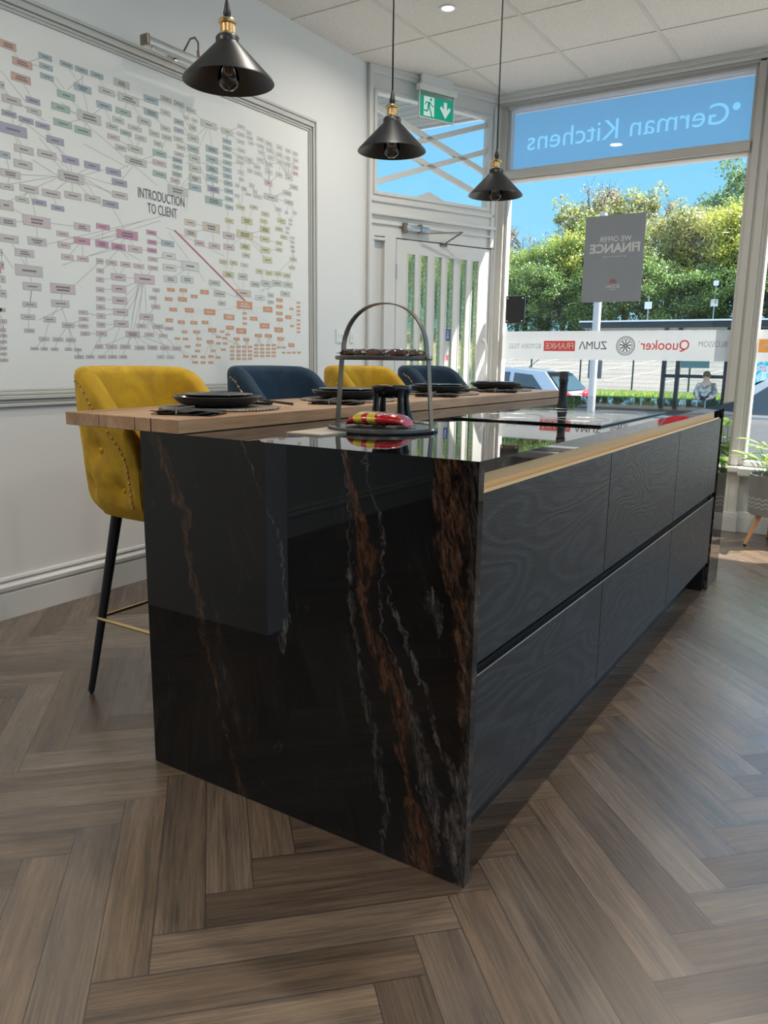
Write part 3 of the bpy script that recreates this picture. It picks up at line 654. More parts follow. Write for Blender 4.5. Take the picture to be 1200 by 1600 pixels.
# ---------------- place settings ----------------
M_plate = mat('black_glazed_stoneware', (.012,.013,.015), .16)
M_nap = mat('charcoal_linen', (.035,.033,.034), .85)
def mat_weave():
    m, nt, b = new_mat('woven_mat'); g = N(m); tc = g.n('TexCoord'); sp = g.n('SeparateXYZ', {0:tc.outputs['Object']})
    r = g.m('SQRT', g.m('ADD', g.m('MULTIPLY', sp.outputs[0], sp.outputs[0]), g.m('MULTIPLY', sp.outputs[1], sp.outputs[1]))); a = g.m('ARCTAN2', sp.outputs[1], sp.outputs[0])
    w = g.m('MULTIPLY', g.m('SINE', g.m('MULTIPLY', r, 700)), g.m('SINE', g.m('MULTIPLY', a, 90)))
    c = g.ramp(g.m('ADD', g.m('MULTIPLY', w, .5), .5), [(.2,(.05,.04,.035)),(.5,(.22,.18,.14)),(.8,(.42,.36,.30))]); g.set(b.inputs['Base Color'], c); b.inputs['Roughness'].default_value = .85
    bp = g.n('Bump', {'Strength':.6,'Distance':.002,'Height':w}); g.set(b.inputs['Normal'], bp.outputs[0]); return m
M_weave = mat_weave()
BZ = .9562
def mk_mat():
    q = MB(); q.lathe([(0,.0005),(.172,.0005),(.176,.003),(.172,.006),(.15,.0055),(.13,.0065),(.10,.0055),(.07,.0065),(0,.006)],48)
    for k in range(72):
        a = 2*PI*k/72; q.sphere((.176*math.cos(a),.176*math.sin(a),.0032),.0045,6,4,(1,1,.6))
    return q.out('woven_placemat', M_weave, smooth=60)
def mk_plate(r, name, deep):
    if deep > .025:
        q = MB(); q.lathe([(0,0),(r*.60,0),(r*.66,.002),(r*.84,.010),(r*.95,.021),(r*.995,deep-.002),(r,deep),(r*.985,deep+.0005),(r*.93,.0235),(r*.82,.014),(r*.62,.006),(0,.0055)],56); return q.out(name, M_plate, smooth=60)
    q = MB(); q.lathe([(0,.0),(r*.55,.0),(r*.60,.0015),(r*.86,deep*.55),(r*.99,deep),(r,deep+.0015),(r*.985,deep+.003),(r*.84,deep*.55+.005),(r*.58,.005),(0,.0045)],56)
    return q.out(name, M_plate, smooth=60)
def mk_cut(kind):
    t = thing(kind, '', kind)
    if kind == 'knife':
        q = MB(); q.prism([(-.10,-.006,.0),(.0,-.006,0),(.008,.004,0),(-.092,.010,0),(-.10,.008,0)],(0,0,.0015)); q.out('blade', M_blackm, t)
        q = MB(); q.tube([(0,-.001,.002),(.03,0,.003),(.10,0,.004),(.112,0,.004)],[.003,.0042,.005,.003],8); q.out('handle', M_blackm, t, smooth=60)
    elif kind == 'spoon':
        q = MB(); q.sphere((-.085,0,.006),.019,16,8,(1.35,1,.28)); q.out('bowl', M_blackm, t, smooth=180)
        q = MB(); q.tube([(-.062,0,.006),(-.03,0,.012),(.04,0,.008),(.10,0,.004)],[.0035,.0026,.0032,.0042],8); q.out('handle', M_blackm, t, smooth=60)
    else:
        q = MB()
        for k in range(4): q.tube([(-.115,-.009+.006*k,.012),(-.085,-.009+.006*k,.006),(-.066,-.0075+.005*k,.008)],[.0010,.0014,.0018],6)
        q.box(-.070,-.052,-.0115,.0115,.0065,.0095,bev=.001); q.out('tines', M_blackm, t, smooth=60)
        q = MB(); q.tube([(-.056,0,.008),(-.03,0,.014),(.03,0,.009),(.098,0,.004)],[.004,.0026,.0032,.0042],8); q.out('handle', M_blackm, t, smooth=60)
    return t
def mk_nap():
    t = thing('napkin','','napkin'); rnd = random.Random(3)
    for lay in range(3):
        P = []
        for i in range(15):
            row = []
            for j in range(9):
                x = -.085+.17*i/14; y = -.05+.10*j/8
                z = .003+lay*.0045+.002*math.sin(i*.9+lay*2)+.0015*math.sin(j*1.3+i*.4+lay)
                row.append((x+.004*math.sin(j+lay*3), y+.004*math.sin(i*.7+lay*2), z))
            P.append(row)
        q = MB(); q.grid(P); o = q.out('fold', M_nap, t, smooth=180); s = o.modifiers.new('s','SOLIDIFY'); s.thickness = .002
    q = MB(); q.tube([(-.01,-.056,.004),(-.01,-.05,.018),(-.01,0,.019),(-.01,.05,.018),(-.01,.056,.004)],.0018,6); q.out('twine', M_weave, t, smooth=60)
    return t
where = ['in the nearest place setting','in the second nearest place setting','in the third place setting from the camera','in the farthest place setting']
pm0 = mk_mat(); pb0 = mk_plate(.133,'dinner_plate',.031); ps0 = mk_plate(.106,'side_plate',.014); kn0 = mk_cut('knife'); sp0 = mk_cut('spoon'); fk0 = mk_cut('fork'); na0 = mk_nap()
rnd = random.Random(8)
for i, cy in enumerate((.375,1.035,1.765,2.37)):
    cx = -1.055 + (.0,.01,-.005,.0)[i]
    def inst(o, name_label, cat, loc, rz, grp):
        c = o if i == 0 else copy_tree(o)
        c.location = loc; c.rotation_euler = (0,0,rz); tag(c, name_label, cat, grp); return c
    inst(pm0, 'round woven placemat under the black plates '+where[i], 'placemat', (cx,cy+.01,BZ), 0, 'woven placemats')
    inst(pb0, 'large black dinner plate '+where[i], 'plate', (cx,cy,BZ+.0068), 0, 'large black plates')
    inst(ps0, 'smaller black plate stacked on the dinner plate '+where[i], 'plate', (cx,cy,BZ+.0068+.021), 0, 'small black plates')
    inst(kn0, 'black knife beside the plates '+where[i], 'knife', (cx-.035,cy+.150,BZ+.0072), .10+.03*i, 'black table knives')
    inst(sp0, 'black spoon beside the plates '+where[i], 'spoon', (cx+.01,cy+.196,BZ+.0072), .05, 'black spoons')
    inst(fk0, 'black fork on the placemat '+where[i], 'fork', (cx+.045,cy+.163,BZ+.0072), .22, 'black forks')
    fk = fk0 if i == 0 else bpy.data.objects[-1]
    inst(na0, 'folded charcoal napkin tied with twine '+where[i], 'napkin', (cx+.115,cy-.225,BZ), .35, 'charcoal napkins')
# small black pot / burner on curved legs behind the bag
M_pot = mat('black_glazed_ceramic', (.012,.012,.014), .2)
ob = thing('oil_burner','glossy black ceramic burner bowl on splayed legs behind the striped snack packet','oil burner',(-.64,.70,H+.0003))
q = MB(); q.lathe([(0,.082),(.03,.084),(.050,.098),(.056,.108),(.060,.109),(.061,.105),(.058,.088),(.040,.074),(0,.070)],36); q.out('bowl', M_pot, ob, smooth=60)
for k in range(4):
    a = PI/4+.3+k*PI/2; c_, s_ = math.cos(a), math.sin(a)
    q = MB(); q.tube([(c_*.054,s_*.054,.102),(c_*.052,s_*.052,.07),(c_*.056,s_*.056,.03),(c_*.064,s_*.064,.001)],[.012,.0085,.011,.016],12); q.out('leg', M_pot, ob, smooth=60)
q = MB(); q.lathe([(0,0),(.021,0),(.021,.003),(0,.003)],20); q.lathe([(.019,.003),(.02,.022),(.0185,.022),(.0175,.005)],20); q.out('tealight_cup', M_steel, ob, smooth=40)
# ---------------- arched two-tier stand ----------------
M_slate = mat('bronze_slate_tray', (.05,.048,.047), .28)
PX, PY = -.503, .44
st = thing('tiered_stand','arched antique bronze two-tier serving stand on the worktop','serving stand',(PX,PY,H+.0004), math.radians(3))
q = MB(); q.lathe([(0,0),(.148,0),(.150,.004),(.148,.011),(.143,.012),(.14,.009),(0,.009)],64); q.out('base_tray', M_slate, st, smooth=40)
q = MB(); q.lathe([(0,.186),(.127,.186),(.131,.189),(.130,.196),(.126,.197),(.123,.192),(0,.192)],64); q.out('upper_tray', M_slate, st, smooth=40)
arch = []
for s_ in (-1,):
    pass
pts = [(-.148,.002),(-.143,.06),(-.138,.12),(-.133,.19)]
n_ = 22
for k in range(n_+1):
    t_ = PI - PI*k/n_; pts.append((.128*math.copysign(abs(math.cos(t_))**.92, math.cos(t_)), .205+.128*abs(math.sin(t_))**.95))
pts += [(.133,.19),(.138,.12),(.143,.06),(.148,.002)]
P = []
for i, (x, z) in enumerate(pts):
    a = pts[max(0,i-1)]; b_ = pts[min(len(pts)-1,i+1)]; tx, tz = b_[0]-a[0], b_[1]-a[1]; l = math.hypot(tx,tz); nx, nz = -tz/l, tx/l
    h = .0016; w2 = .010
    P.append([Vector((x+nx*h,-w2,z+nz*h)),Vector((x+nx*h,w2,z+nz*h)),Vector((x-nx*h,w2,z-nz*h)),Vector((x-nx*h,-w2,z-nz*h)),Vector((x+nx*h,-w2,z+nz*h))])
q = MB(); V = q.grid(P); bmesh.ops.remove_doubles(q.bm, verts=q.bm.verts[:], dist=1e-5); q.out('arch_handle', M_bronze, st, smooth=50)
for sx in (-1,1):
    q = MB(); q.sphere((sx*.136,0,.192),.005,10,6); q.sphere((sx*.150,0,.006),.005,10,6); q.out('rivet', M_chrome, st, smooth=180)
# wrapped biscuits on the upper tray
M_bisc = mat('chocolate_biscuit', (.10,.045,.025), .6); M_wrap = glass_mat('cellophane', (.92,.92,.92), rough=.05)
rnd = random.Random(4)
b0 = None
spots = [(-.095,-.01,.3),(-.06,.045,.9),(-.045,-.035,-.4),(-.005,.01,.2),(.005,-.062,1.3),(.035,.055,-.8),(.045,-.02,.5),(.085,.01,-.2),(.075,-.06,.8)]
pos_words = ['at the left end','left of centre towards the back','left of centre towards the front','in the middle','at the front edge','at the back right','right of centre','at the right end','at the front right']
for i, (x, y, a) in enumerate(spots):
    if b0 is None:
        t = thing('wrapped_biscuit','','biscuit')
        q = MB(); q.lathe([(0,.002),(.017,.002),(.0195,.005),(.018,.0105),(0,.0115)],18); q.out('biscuit', M_bisc, t, smooth=50)
        q = MB(); P = []
        for ii in range(13):
            row = []
            for k in range(15):
                aa = 2*PI*k/14; xx = -.036+.072*ii/12; e_ = max(0,1-(abs(xx)/.03)**3); r_ = .0012+e_*.0125
                row.append((xx, math.cos(aa)*(.014+e_*.008)*(1 if abs(xx) < .03 else 1.1), .0075+math.sin(aa)*r_*(.55)+.0008*math.sin(ii*3+k)))
            P.append(row)
        q.grid(P); q.out('wrapper', M_wrap, t, smooth=60); b0 = t; c = t
    else: c = copy_tree(b0)
    ca, sa = math.cos(math.radians(3)), math.sin(math.radians(3))
    c.location = (PX+x*ca-y*sa, PY+x*sa+y*ca, H+.1932); c.rotation_euler = (0,0,a); c.scale = (1.12,1.12,1.5)
    tag(c, 'dark biscuit in clear wrapping %s of the stand\'s upper tray' % pos_words[i], 'biscuit', 'wrapped biscuits on the upper tray')
# striped snack packet
def packet_mat():
    m, nt, b = new_mat('red_yellow_foil_packet'); g = N(m); tc = g.n('TexCoord'); sp = g.n('SeparateXYZ', {0:tc.outputs['Object']}); X = sp.outputs[0]; Y = sp.outputs[1]; Z = sp.outputs[2]
    red = (.50,.012,.018,1); yel = (.72,.50,.03,1)
    n = g.n('TexNoise', {'Vector':tc.outputs['Object'],'Scale':60,'Detail':2})
    u = g.m('ADD', X, g.m('MULTIPLY', Z, .35))
    def band(a, b_): return g.m('MULTIPLY', g.m('GREATER_THAN', u, a), g.m('LESS_THAN', u, b_))
    c = g.mixc(band(-.052,-.026), red, yel); c = g.mixc(band(-.010,.014), c, yel)
    wn = g.m('MULTIPLY', g.m('GREATER_THAN', n.outputs[0], .60), band(.018,.05)); c = g.mixc(g.m('MULTIPLY', wn, g.m('GREATER_THAN', Z, .022)), c, (.8,.75,.7,1))
    g.set(b.inputs['Base Color'], c); b.inputs['Roughness'].default_value = .22; b.inputs['Coat Weight'].default_value = .6
    bn = g.n('TexNoise', {'Vector':tc.outputs['Object'],'Scale':28,'Detail':3,'Distortion':1.5}); bp = g.n('Bump', {'Strength':.7,'Distance':.006,'Height':bn.outputs[0]}); g.set(b.inputs['Normal'], bp.outputs[0]); return m
pk = thing('snack_packet','shiny red and yellow striped snack packet lying on the stand\'s bottom tray','packet',(PX+.0,PY-.01,H+.0128), math.radians(6))
q = MB(); P = []
for i in range(25):
    row = []; s_ = -1+2*i/24; x = s_*.086; e_ = (max(0,1-abs(s_)**5))**.55
    for k in range(21):
        a = 2*PI*k/20; hw_ = .040+.014*e_; row.append((x+.0015*math.sin(3*k), math.copysign(abs(math.cos(a))**.8,math.cos(a))*hw_*(1-.35*max(0,s_)**3), .0185*(.06+.94*e_)+math.sin(a)*.0180*e_*(1-.45*max(0,s_)**2)*(1+.06*math.sin(i*1.7+k))))
    P.append(row)
q.grid(P); q.out('pouch', packet_mat(), pk, smooth=180)
q = MB(); q.prism([(.084,-.040,.002),(.108,-.012,.006),(.100,.0,.004),(.084,.040,.002)],(0,0,.001)); q.out('seal', packet_mat(), pk)
q = MB(); q.prism([(-.085,-.040,.002),(-.094,-.038,.003),(-.094,.038,.003),(-.085,.040,.002)],(0,0,.001)); q.out('seal', packet_mat(), pk)
# card lying on the worktop
cd = MB(); cd.prism([(-.055,-.088,0),(.052,-.083,0),(.064,.086,0),(-.062,.103,0)],(0,0,.004)); cdo = cd.out('card_coaster', mat('cream_card',(.50,.43,.34),.5)); cdo.location = (-.578,.275,H+.0004)
tag(cdo, 'flat cream rectangular board lying on the granite in front of the stand', 'board')
# pepper mill
pm = thing('pepper_mill','tall slim black pepper mill on the far side of the hob','pepper mill',(-.437,1.652,H+.0066))
q = MB(); q.lathe([(0,0),(.0215,0),(.022,.004),(.020,.012),(.0165,.035),(.0155,.085),(.0165,.102),(.017,.104)],28); q.out('body', M_black, pm, smooth=50)
q = MB(); q.lathe([(.017,.105),(.0185,.107),(.0185,.112),(.0175,.114),(.0178,.134),(.015,.142),(0,.144)],28); q.out('cap', M_black, pm, smooth=50)
# ---------------- exit sign ----------------
es = thing('exit_sign','green running man emergency exit sign with white arrow hanging from ceiling by the door','exit sign',(-2.158,3.640,2.905), math.atan2(dd.y,dd.x))
M_green = mat('exit_green', (.0,.30,.20), .4, 0, Emission_Color=(0,.30,.19,1), Emission_Strength=.35); M_ew = mat('exit_white', (.75,.85,.8), .4, 0, Emission_Color=(.7,.85,.78,1), Emission_Strength=.22)
q = MB(); q.box(-.158,.158,-.028,.02,-.035,.002,bev=.003); q.out('housing', M_white, es)
q = MB(); q.box(-.13,.13,-.012,.012,.002,.0648); q.out('ceiling_mount', M_white, es)
q = MB(); q.box(-.150,.150,-.004,.006,-.205,-.035,bev=.001); q.out('light_panel', glass_mat('acrylic',(.86,.88,.86)), es)
q = MB(); q.box(-.150,.150,-.0055,.008,-.205,-.196); q.box(-.150,-.141,-.0055,.008,-.196,-.04); q.box(.141,.150,-.0055,.008,-.196,-.04); q.out('edge_frame', M_white, es)
# The camera side of the sign is local -Y after rotation: nn points into the room = local -Y
fy = -.0062
q = MB(); q.box(-.138,.138,-.0060,.0065,-.193,-.062); q.out('green_face', M_green, es)
def spoly(pts, y=fy-.0006):
    return [(x-.004, y, z+.012) for x, z in pts]
q = MB()
q.box(-.112,-.024,fy-.0005,fy,-.188,-.067); q.out('door_symbol', M_ew, es)
q = MB()
def limb(pts, w): 
    for a, b_ in zip(pts, pts[1:]): q.obox((a[0]+XO,fy-.001,a[1]+ZO),(b_[0]+XO,fy-.001,b_[1]+ZO), .0008, w, up=(0,0,1))
q.lathe([(0,-.0004),(.0095,-.0004),(.0095,.0004),(0,.0004)],14)
q.xf(Matrix.Translation((-.053,fy-.001,-.082)) @ Matrix.Rotation(PI/2,4,'X'))
XO,ZO = .006,.011
limb([(-.074,-.110),(-.078,-.142)],.020); limb([(-.078,-.112),(-.098,-.114),(-.108,-.130)],.007); limb([(-.068,-.110),(-.052,-.130),(-.034,-.134)],.007)
limb([(-.082,-.140),(-.086,-.168),(-.116,-.166)],.010); limb([(-.074,-.140),(-.060,-.168),(-.050,-.200),(-.040,-.201)],.010)
q.out('running_man', M_green, es)
q = MB(); q.prism(spoly([(.062,-.092),(.090,-.092),(.090,-.140),(.110,-.118),(.123,-.132),(.076,-.195),(.029,-.132),(.042,-.118),(.062,-.140)],fy-.0005),(0,.0005,0)); q.out('arrow', M_ew, es)
# ---------------- wall chart ----------------
chart = thing('wall_chart','large framed mind map chart headed INTRODUCTION TO CLIENT on the left wall','wall chart',(WX,1.0,1.7))
CO = (-WX,-1.0,-1.7)
def cpart(mb, name, m, **k): mb.xf(Matrix.Translation(CO)); return mb.out(name, m, chart, **k)
q = MB(); q.box(WX+.0005,WX+.003,-.65,2.56,.965,2.42); cpart(q,'print_sheet', mat('chart_paper',(.88,.865,.83),.5))
# moulded frame: stepped profile swept round the rectangle
FY = (-.72,2.632); FZ = (.893,2.492)
q = MB()
for (ins, wd_, hgt) in ((0,.014,.018),(.016,.012,.012),(.030,.016,.024),(.048,.012,.014),(.062,.010,.009)):
    a0,a1 = FY[0]+ins, FY[1]-ins; z0,z1 = FZ[0]+ins, FZ[1]-ins
    q.box(WX,WX+hgt,a0,a1,z1-wd_,z1,bev=.003); q.box(WX,WX+hgt,a0,a1,z0,z0+wd_,bev=.003)
    q.box(WX,WX+hgt,a1-wd_,a1,z0+wd_,z1-wd_,bev=.003); q.box(WX,WX+hgt,a0,a0+wd_,z0+wd_,z1-wd_,bev=.003)
a0,a1 = FY; z0,z1 = FZ; q.box(WX,WX+.007,a0,a1,z1-.072,z1); q.box(WX,WX+.007,a0,a1,z0,z0+.072); q.box(WX,WX+.007,a1-.072,a1,z0,z1); q.box(WX,WX+.007,a0,a0+.072,z0,z1)
cpart(q,'frame', M_mould)
BOX = "666,2295,68,30c 722,2247,86,30c 711,2189,86,31c 828,2302,62,22b 829,2265,62,22b 830,2227,62,22b 926,2302,61,21b 1000,2302,63,22b 1078,2304,66,22b 1001,2230,87,30b 916,2180,86,28t 886,2124,89,29t 891,2064,90,28t 1026,2120,122,42g 989,2058,86,30t 758,2118,64,24v 760,2080,65,22l 663,2096,83,29l 648,2042,63,22v 721,2036,66,22v 795,2033,66,23v 661,1986,120,41v 628,2141,18,26l 1210,2306,87,30g 1126,2251,86,27g 1244,2251,115,37g 1108,2189,81,28b 1212,2189,87,27t 1376,2282,86,31b 1468,2309,66,23g 1549,2309,66,23g 1373,2225,86,31b 1463,2248,61,25g 1330,2178,80,29g 1181,2147,63,23g 1146,2112,64,23g 1273,2135,78,20g 1220,2103,64,22t 1150,2069,65,22q 1305,2100,65,22g 1388,2138,62,23g 1459,2177,61,23g 1464,2138,61,23g 1545,2227,63,25b 1543,2188,63,22b 1629,2299,62,22g 1596,2259,34,16w 1650,2259,40,16w 1636,2222,48,27g 1407,2098,52,21g 1187,2032,61,24g 1270,2044,86,29g 1415,2056,84,28t 1412,2012,84,25q 1538,2147,60,22g 1552,2113,55,22g 1537,2078,61,20g 1637,2173,74,31g 1635,2123,75,31t 1641,2080,75,32g 1271,1991,123,34g 1410,1962,84,27t 1527,2049,63,22v 1525,2017,61,22t 1521,1983,61,22t 1508,1951,60,22q 1642,2032,81,32g 1640,1985,81,32g 1638,1942,84,32b 1520,1906,127,41g 1140,1921,84,29v 1170,1880,85,29v 1169,1826,86,29l 1114,1779,88,29v 1595,1769,75,29k 1746,2262,113,34g 1878,2260,82,29g 1876,2212,66,23b 1875,2178,66,23b 1877,2143,63,23t 1875,2107,63,23t 1874,2073,64,24b 1873,2041,64,24b 1878,2006,64,24b 1880,1968,64,24b 1881,1928,61,22b 1880,1887,61,22b 1765,2148,88,32b 1763,2101,85,32t 1761,2053,85,33b 1759,2008,85,33b 1766,1957,86,31v 1767,1899,123,37t 1986,2310,56,20w 1984,2270,56,20w 1980,2233,59,20w 1985,2191,59,20w 1977,2155,59,20w 1970,2128,53,18w 2048,2293,40,18w 2054,2268,41,18w 2060,2244,41,16w 2044,2156,61,24w 2140,2281,59,20w 2140,2246,59,20w 2146,2214,56,20w 2134,2175,56,20w 2108,2132,56,20w 2115,2100,63,21w 2208,2274,57,23w 2217,2241,58,23w 2224,2204,58,23w 2209,2167,58,23w 2204,2126,61,25w 2199,2067,65,29q 2299,2274,56,23w 2298,2235,56,23w 2301,2197,56,21w 2292,2127,60,25w 2374,2272,53,21w 2369,2232,53,21w 2373,2198,54,21w 2379,2127,69,26w 2440,2269,51,22w 2443,2235,51,22w 2442,2195,51,22q 2438,2162,51,22q 2425,2084,75,26g 2362,2041,77,26g 2377,1992,77,26g 2219,1993,117,32g 1978,2080,46,20w 1980,2044,40,18w 1999,2000,40,20q 1946,2008,33,16w 2061,2028,41,20w 2087,2002,35,16w 2049,2101,41,20w 2108,1979,70,19w 2032,1977,48,12w 1944,1956,39,16w 1969,1901,67,22y 2075,1918,66,21k 849,1988,84,29v 702,1921,86,29l 806,1924,87,29l 918,1925,84,30v 1027,1924,84,29v 693,1863,82,30l 618,1884,43,25b 634,1816,87,30l 917,1856,126,42l 615,1764,58,22l 712,1773,84,28l 814,1772,88,28l 919,1782,85,29l 1019,1786,84,28l 678,1726,60,21g 755,1727,66,23v 840,1719,63,22v 607,1693,58,38l 737,1650,127,42q 608,1630,69,30l 957,1658,83,30q 951,1600,84,29p 856,1616,60,21q 859,1571,63,25q 607,1565,81,30l 732,1570,87,31l 670,1517,86,30l 685,1448,125,44l 694,1386,84,31l 840,1388,122,41q 677,1312,65,21l 665,1261,65,21l 822,1325,88,29l 873,1523,61,23q 950,1524,59,22q 765,1255,59,23l 854,1235,60,22l 666,1205,48,17l 935,1294,48,17q 936,1265,48,17q 933,1234,48,17q 938,1202,48,17q 732,1173,48,16l 799,1173,52,16q 863,1172,49,17l 684,1132,38,12q 729,1132,33,13q 780,1131,36,13l 848,1132,35,13l 895,1131,38,13l 900,1099,48,15l 957,1100,46,15l 566,1404,20,28l 563,1348,28,30l 567,1458,16,30q 569,1508,8,26l 553,1283,28,15l 553,1238,32,17q 546,1203,32,14q 548,1181,32,12q 546,1157,32,12q 544,1131,32,12q 542,1108,32,12q 543,1083,36,12q 1066,1675,74,24p 1200,1658,123,40p 1056,1599,72,31p 1146,1598,80,30p 1241,1599,83,29q 1344,1687,62,21p 1345,1643,59,22p 1343,1605,59,22p 1346,1565,59,20q 1344,1524,62,20q 1103,1524,61,23q 1181,1524,60,23q 1258,1524,63,21q 1038,1524,39,24q 1290,1468,122,43q 1137,1463,83,31q 1137,1411,83,33q 1138,1358,83,33q 1139,1306,84,31q 1139,1253,84,31q 1038,1482,39,20q 1035,1443,40,21q 1032,1399,42,21q 1032,1359,47,21q 1029,1322,47,23q 1029,1283,47,23q 1026,1244,47,23q 1026,1205,58,23q 1443,1649,82,28b 1449,1591,83,30w 1449,1536,86,30w 1452,1482,86,31w 1587,1557,119,44w 1562,1489,84,31w 1598,1719,81,31k 1656,1677,70,27q 1358,1422,43,18q 1336,1384,46,18q 1351,1343,55,20q 1291,1292,84,28q 1258,1248,58,20q 1360,1249,67,21q 1430,1242,57,17q 1303,1208,60,20q 1391,1206,53,17q 1203,1207,84,30q 1009,1147,42,19q 1078,1147,62,19q 1156,1148,61,20q 1241,1145,61,20q 1319,1147,63,21q 1398,1147,62,21q 1474,1146,64,19q 1021,1100,45,15q 1080,1101,52,16q 1140,1101,45,16q 1369,1103,47,17w 1432,1102,51,17w 1452,1431,51,18o 1534,1435,52,19o 1435,1385,50,19o 1526,1390,62,23o 1607,1410,48,18o 1462,1336,51,19o 1570,1339,63,23o 1434,1283,49,19o 1513,1277,49,19o 1598,1278,51,19o 1532,1230,39,15o 1616,1232,52,16o 1482,1195,38,13o 1537,1195,38,13o 1631,1197,38,13o 1625,1165,38,13o 1549,1157,38,13o 1618,1135,38,13o 1535,1106,38,13o 1594,1107,39,13o 1598,1077,39,13o 1744,1765,123,45k 1873,1741,87,34q 1763,1676,83,29q 1871,1683,83,30q 1998,1763,128,40y 2016,1837,87,35y 1879,1818,63,24y 2169,1896,66,23k 2155,1856,61,21y 2163,1812,83,34y 2162,1761,79,29y 2164,1703,80,31y 1997,1701,79,30y 2004,1656,63,23k 1825,1603,58,22y 1904,1606,60,23y 1988,1603,62,20w 1862,1541,83,30y 1974,1541,75,33g 1756,1489,84,27g 1791,1436,85,30g 1805,1388,59,23g 1977,1453,121,36k 2072,1508,73,29g 2164,1520,85,32g 2260,1529,88,33g 2360,1528,86,30g 2334,1475,86,28g 2113,1438,79,27w 2203,1458,54,22g 2202,1420,55,19g 2111,1582,61,24y 2191,1581,63,24y 2272,1583,65,24y 2350,1581,67,25y 2181,1650,80,32y 2399,1630,58,19y 2412,1678,63,22k 2309,1881,74,24y 2285,1832,64,21y 2326,1793,61,21k 2285,1755,55,21y 2284,1718,55,21y 2389,1895,33,16w 2388,1873,33,13w 2362,1847,38,16w 2359,1822,33,13w 2406,1799,38,15w 2406,1775,39,15w 2405,1749,39,15q 2410,1725,34,14q 2282,1939,55,21w 2356,1934,28,16w 2428,1942,39,19w 1983,1389,126,44o 1681,1437,63,24o 1714,1338,83,32o 1858,1319,84,31o 1678,1283,49,19o 1729,1245,61,23o 1864,1263,60,22o 1952,1249,83,31o 1982,1345,35,14o 1981,1318,35,14o 1982,1290,35,14o 2055,1320,62,22o 2176,1377,83,32o 2281,1436,58,21o 2280,1399,58,21o 2279,1361,58,21o 2281,1325,58,21o 2147,1284,85,31o 2271,1266,80,29o 2092,1228,62,20o 2178,1229,64,21o 2288,1215,62,21o 2360,1343,58,22o 2390,1393,39,15o 2393,1293,37,14o 2457,1432,36,14o 2457,1408,36,14o 2457,1384,36,14o 2457,1362,36,14o 2456,1329,36,14o 2456,1305,36,14o 2455,1282,36,14o 2455,1260,36,14o 2386,1180,59,24o 1801,1240,35,13o 1844,1226,36,13o 1772,1211,35,13o 1821,1206,36,13o 1710,1184,50,19o 1773,1178,35,13o 1823,1178,36,13o 1807,1145,36,13o 1733,1138,35,13o 1913,1204,49,18o 1991,1203,49,19o 1655,1104,36,14o 1712,1108,37,14o 1765,1103,38,13o 1655,1076,36,14o 1711,1076,37,14o 2271,1165,36,12o 2315,1166,36,12o 2313,1135,35,12o 2361,1135,35,13o 2408,1136,36,13o 2458,1137,36,13o 1876,1161,34,14o 1875,1138,34,14o 1874,1117,34,14o 1874,1097,34,14o 1927,1162,35,14o 1926,1139,35,14o 1926,1117,35,14o 1925,1097,35,14o 1973,1163,35,14o 1972,1139,36,14o 1972,1118,36,14o 1971,1097,36,14o 2020,1164,36,14o 2019,1140,36,14o 2019,1118,36,14o 2018,1098,36,14o 2073,1174,37,13o 2072,1153,37,13o 2071,1133,37,13o 2071,1114,37,13o 2122,1175,38,13o 2122,1154,38,13o 2121,1134,38,13o 2121,1114,38,13o 2174,1176,38,13o 2174,1155,38,13o 2173,1134,38,13o 2173,1115,38,13o 2224,1177,39,13o 2224,1156,39,13o 2223,1135,39,13o 2223,1115,39,13o"
LIN = "1491,1718,1986,1413,3 1403,1750,1027,1614,0 1301,1735,861,1566,0 1449,1706,1688,1491,0 1434,1725,1835,1634,0 738,1552,1466,1789,0 890,2147,1392,1908,0 698,1759,868,1853,0 727,1769,581,1691,0 963,1871,1135,1938,0 980,1874,1148,1865,0 979,1866,1162,1812,0 979,1861,1071,1756,0 852,1850,737,1890,0 846,1846,588,1764,0 615,1449,566,1519,0 714,1251,858,1317,0 846,1365,1056,1534,0 842,1485,1130,1599,0 1994,1152,1724,1231,0 2002,1414,1733,1462,0 2110,1474,2365,1548,0 1250,1453,1174,1154,0 1261,1454,1201,1273,0 1276,1455,1235,1215,0 1197,1214,1411,1159,0 1177,1199,1029,1151,0 2250,1574,2427,1700,0 1626,2071,1571,1820,0 1874,2027,1857,1571,0 1583,2047,2435,2218,0 1151,1593,988,1541,0 1151,1593,1091,1538,0 1151,1593,1200,1550,0 1151,1593,1274,1549,0 640,2059,890,1946,0 619,2123,808,2053,0 626,2194,727,2105,0 870,2240,910,2202,0 1009,2279,925,2206,0 989,2006,1225,1956,0 773,1983,886,1895,0"
pal = dict(c=(.66,.36,.29),b=(.38,.47,.52),t=(.36,.50,.46),g=(.58,.60,.53),v=(.36,.34,.47),l=(.60,.54,.54),p=(.60,.25,.40),q=(.66,.51,.53),y=(.66,.62,.33),k=(.68,.58,.47),o=(.72,.27,.10),w=(.70,.70,.67))
keys = list(pal); mats = [mat('ink_'+k, tuple(v*.86+p_*.14 for v, p_ in zip(pal[k],(.76,.745,.70))), .5) for k in keys] + [mat('ink_dark',(.16,.15,.17),.5), mat('ink_red',(.55,.10,.14),.5), mat('ink_grey',(.42,.41,.39),.5)]
bx = []
for t_ in BOX.split(' '):
    c_ = t_[-1]; v = [float(x)/1000 for x in t_[:-1].split(',')]; bx.append((*v, c_))
bx += [(y-1.15, z, w, h, c_) for y, z, w, h, c_ in bx if .64 < y < 1.70]
X1 = WX+.0036; rnd = random.Random(2)
q = MB()
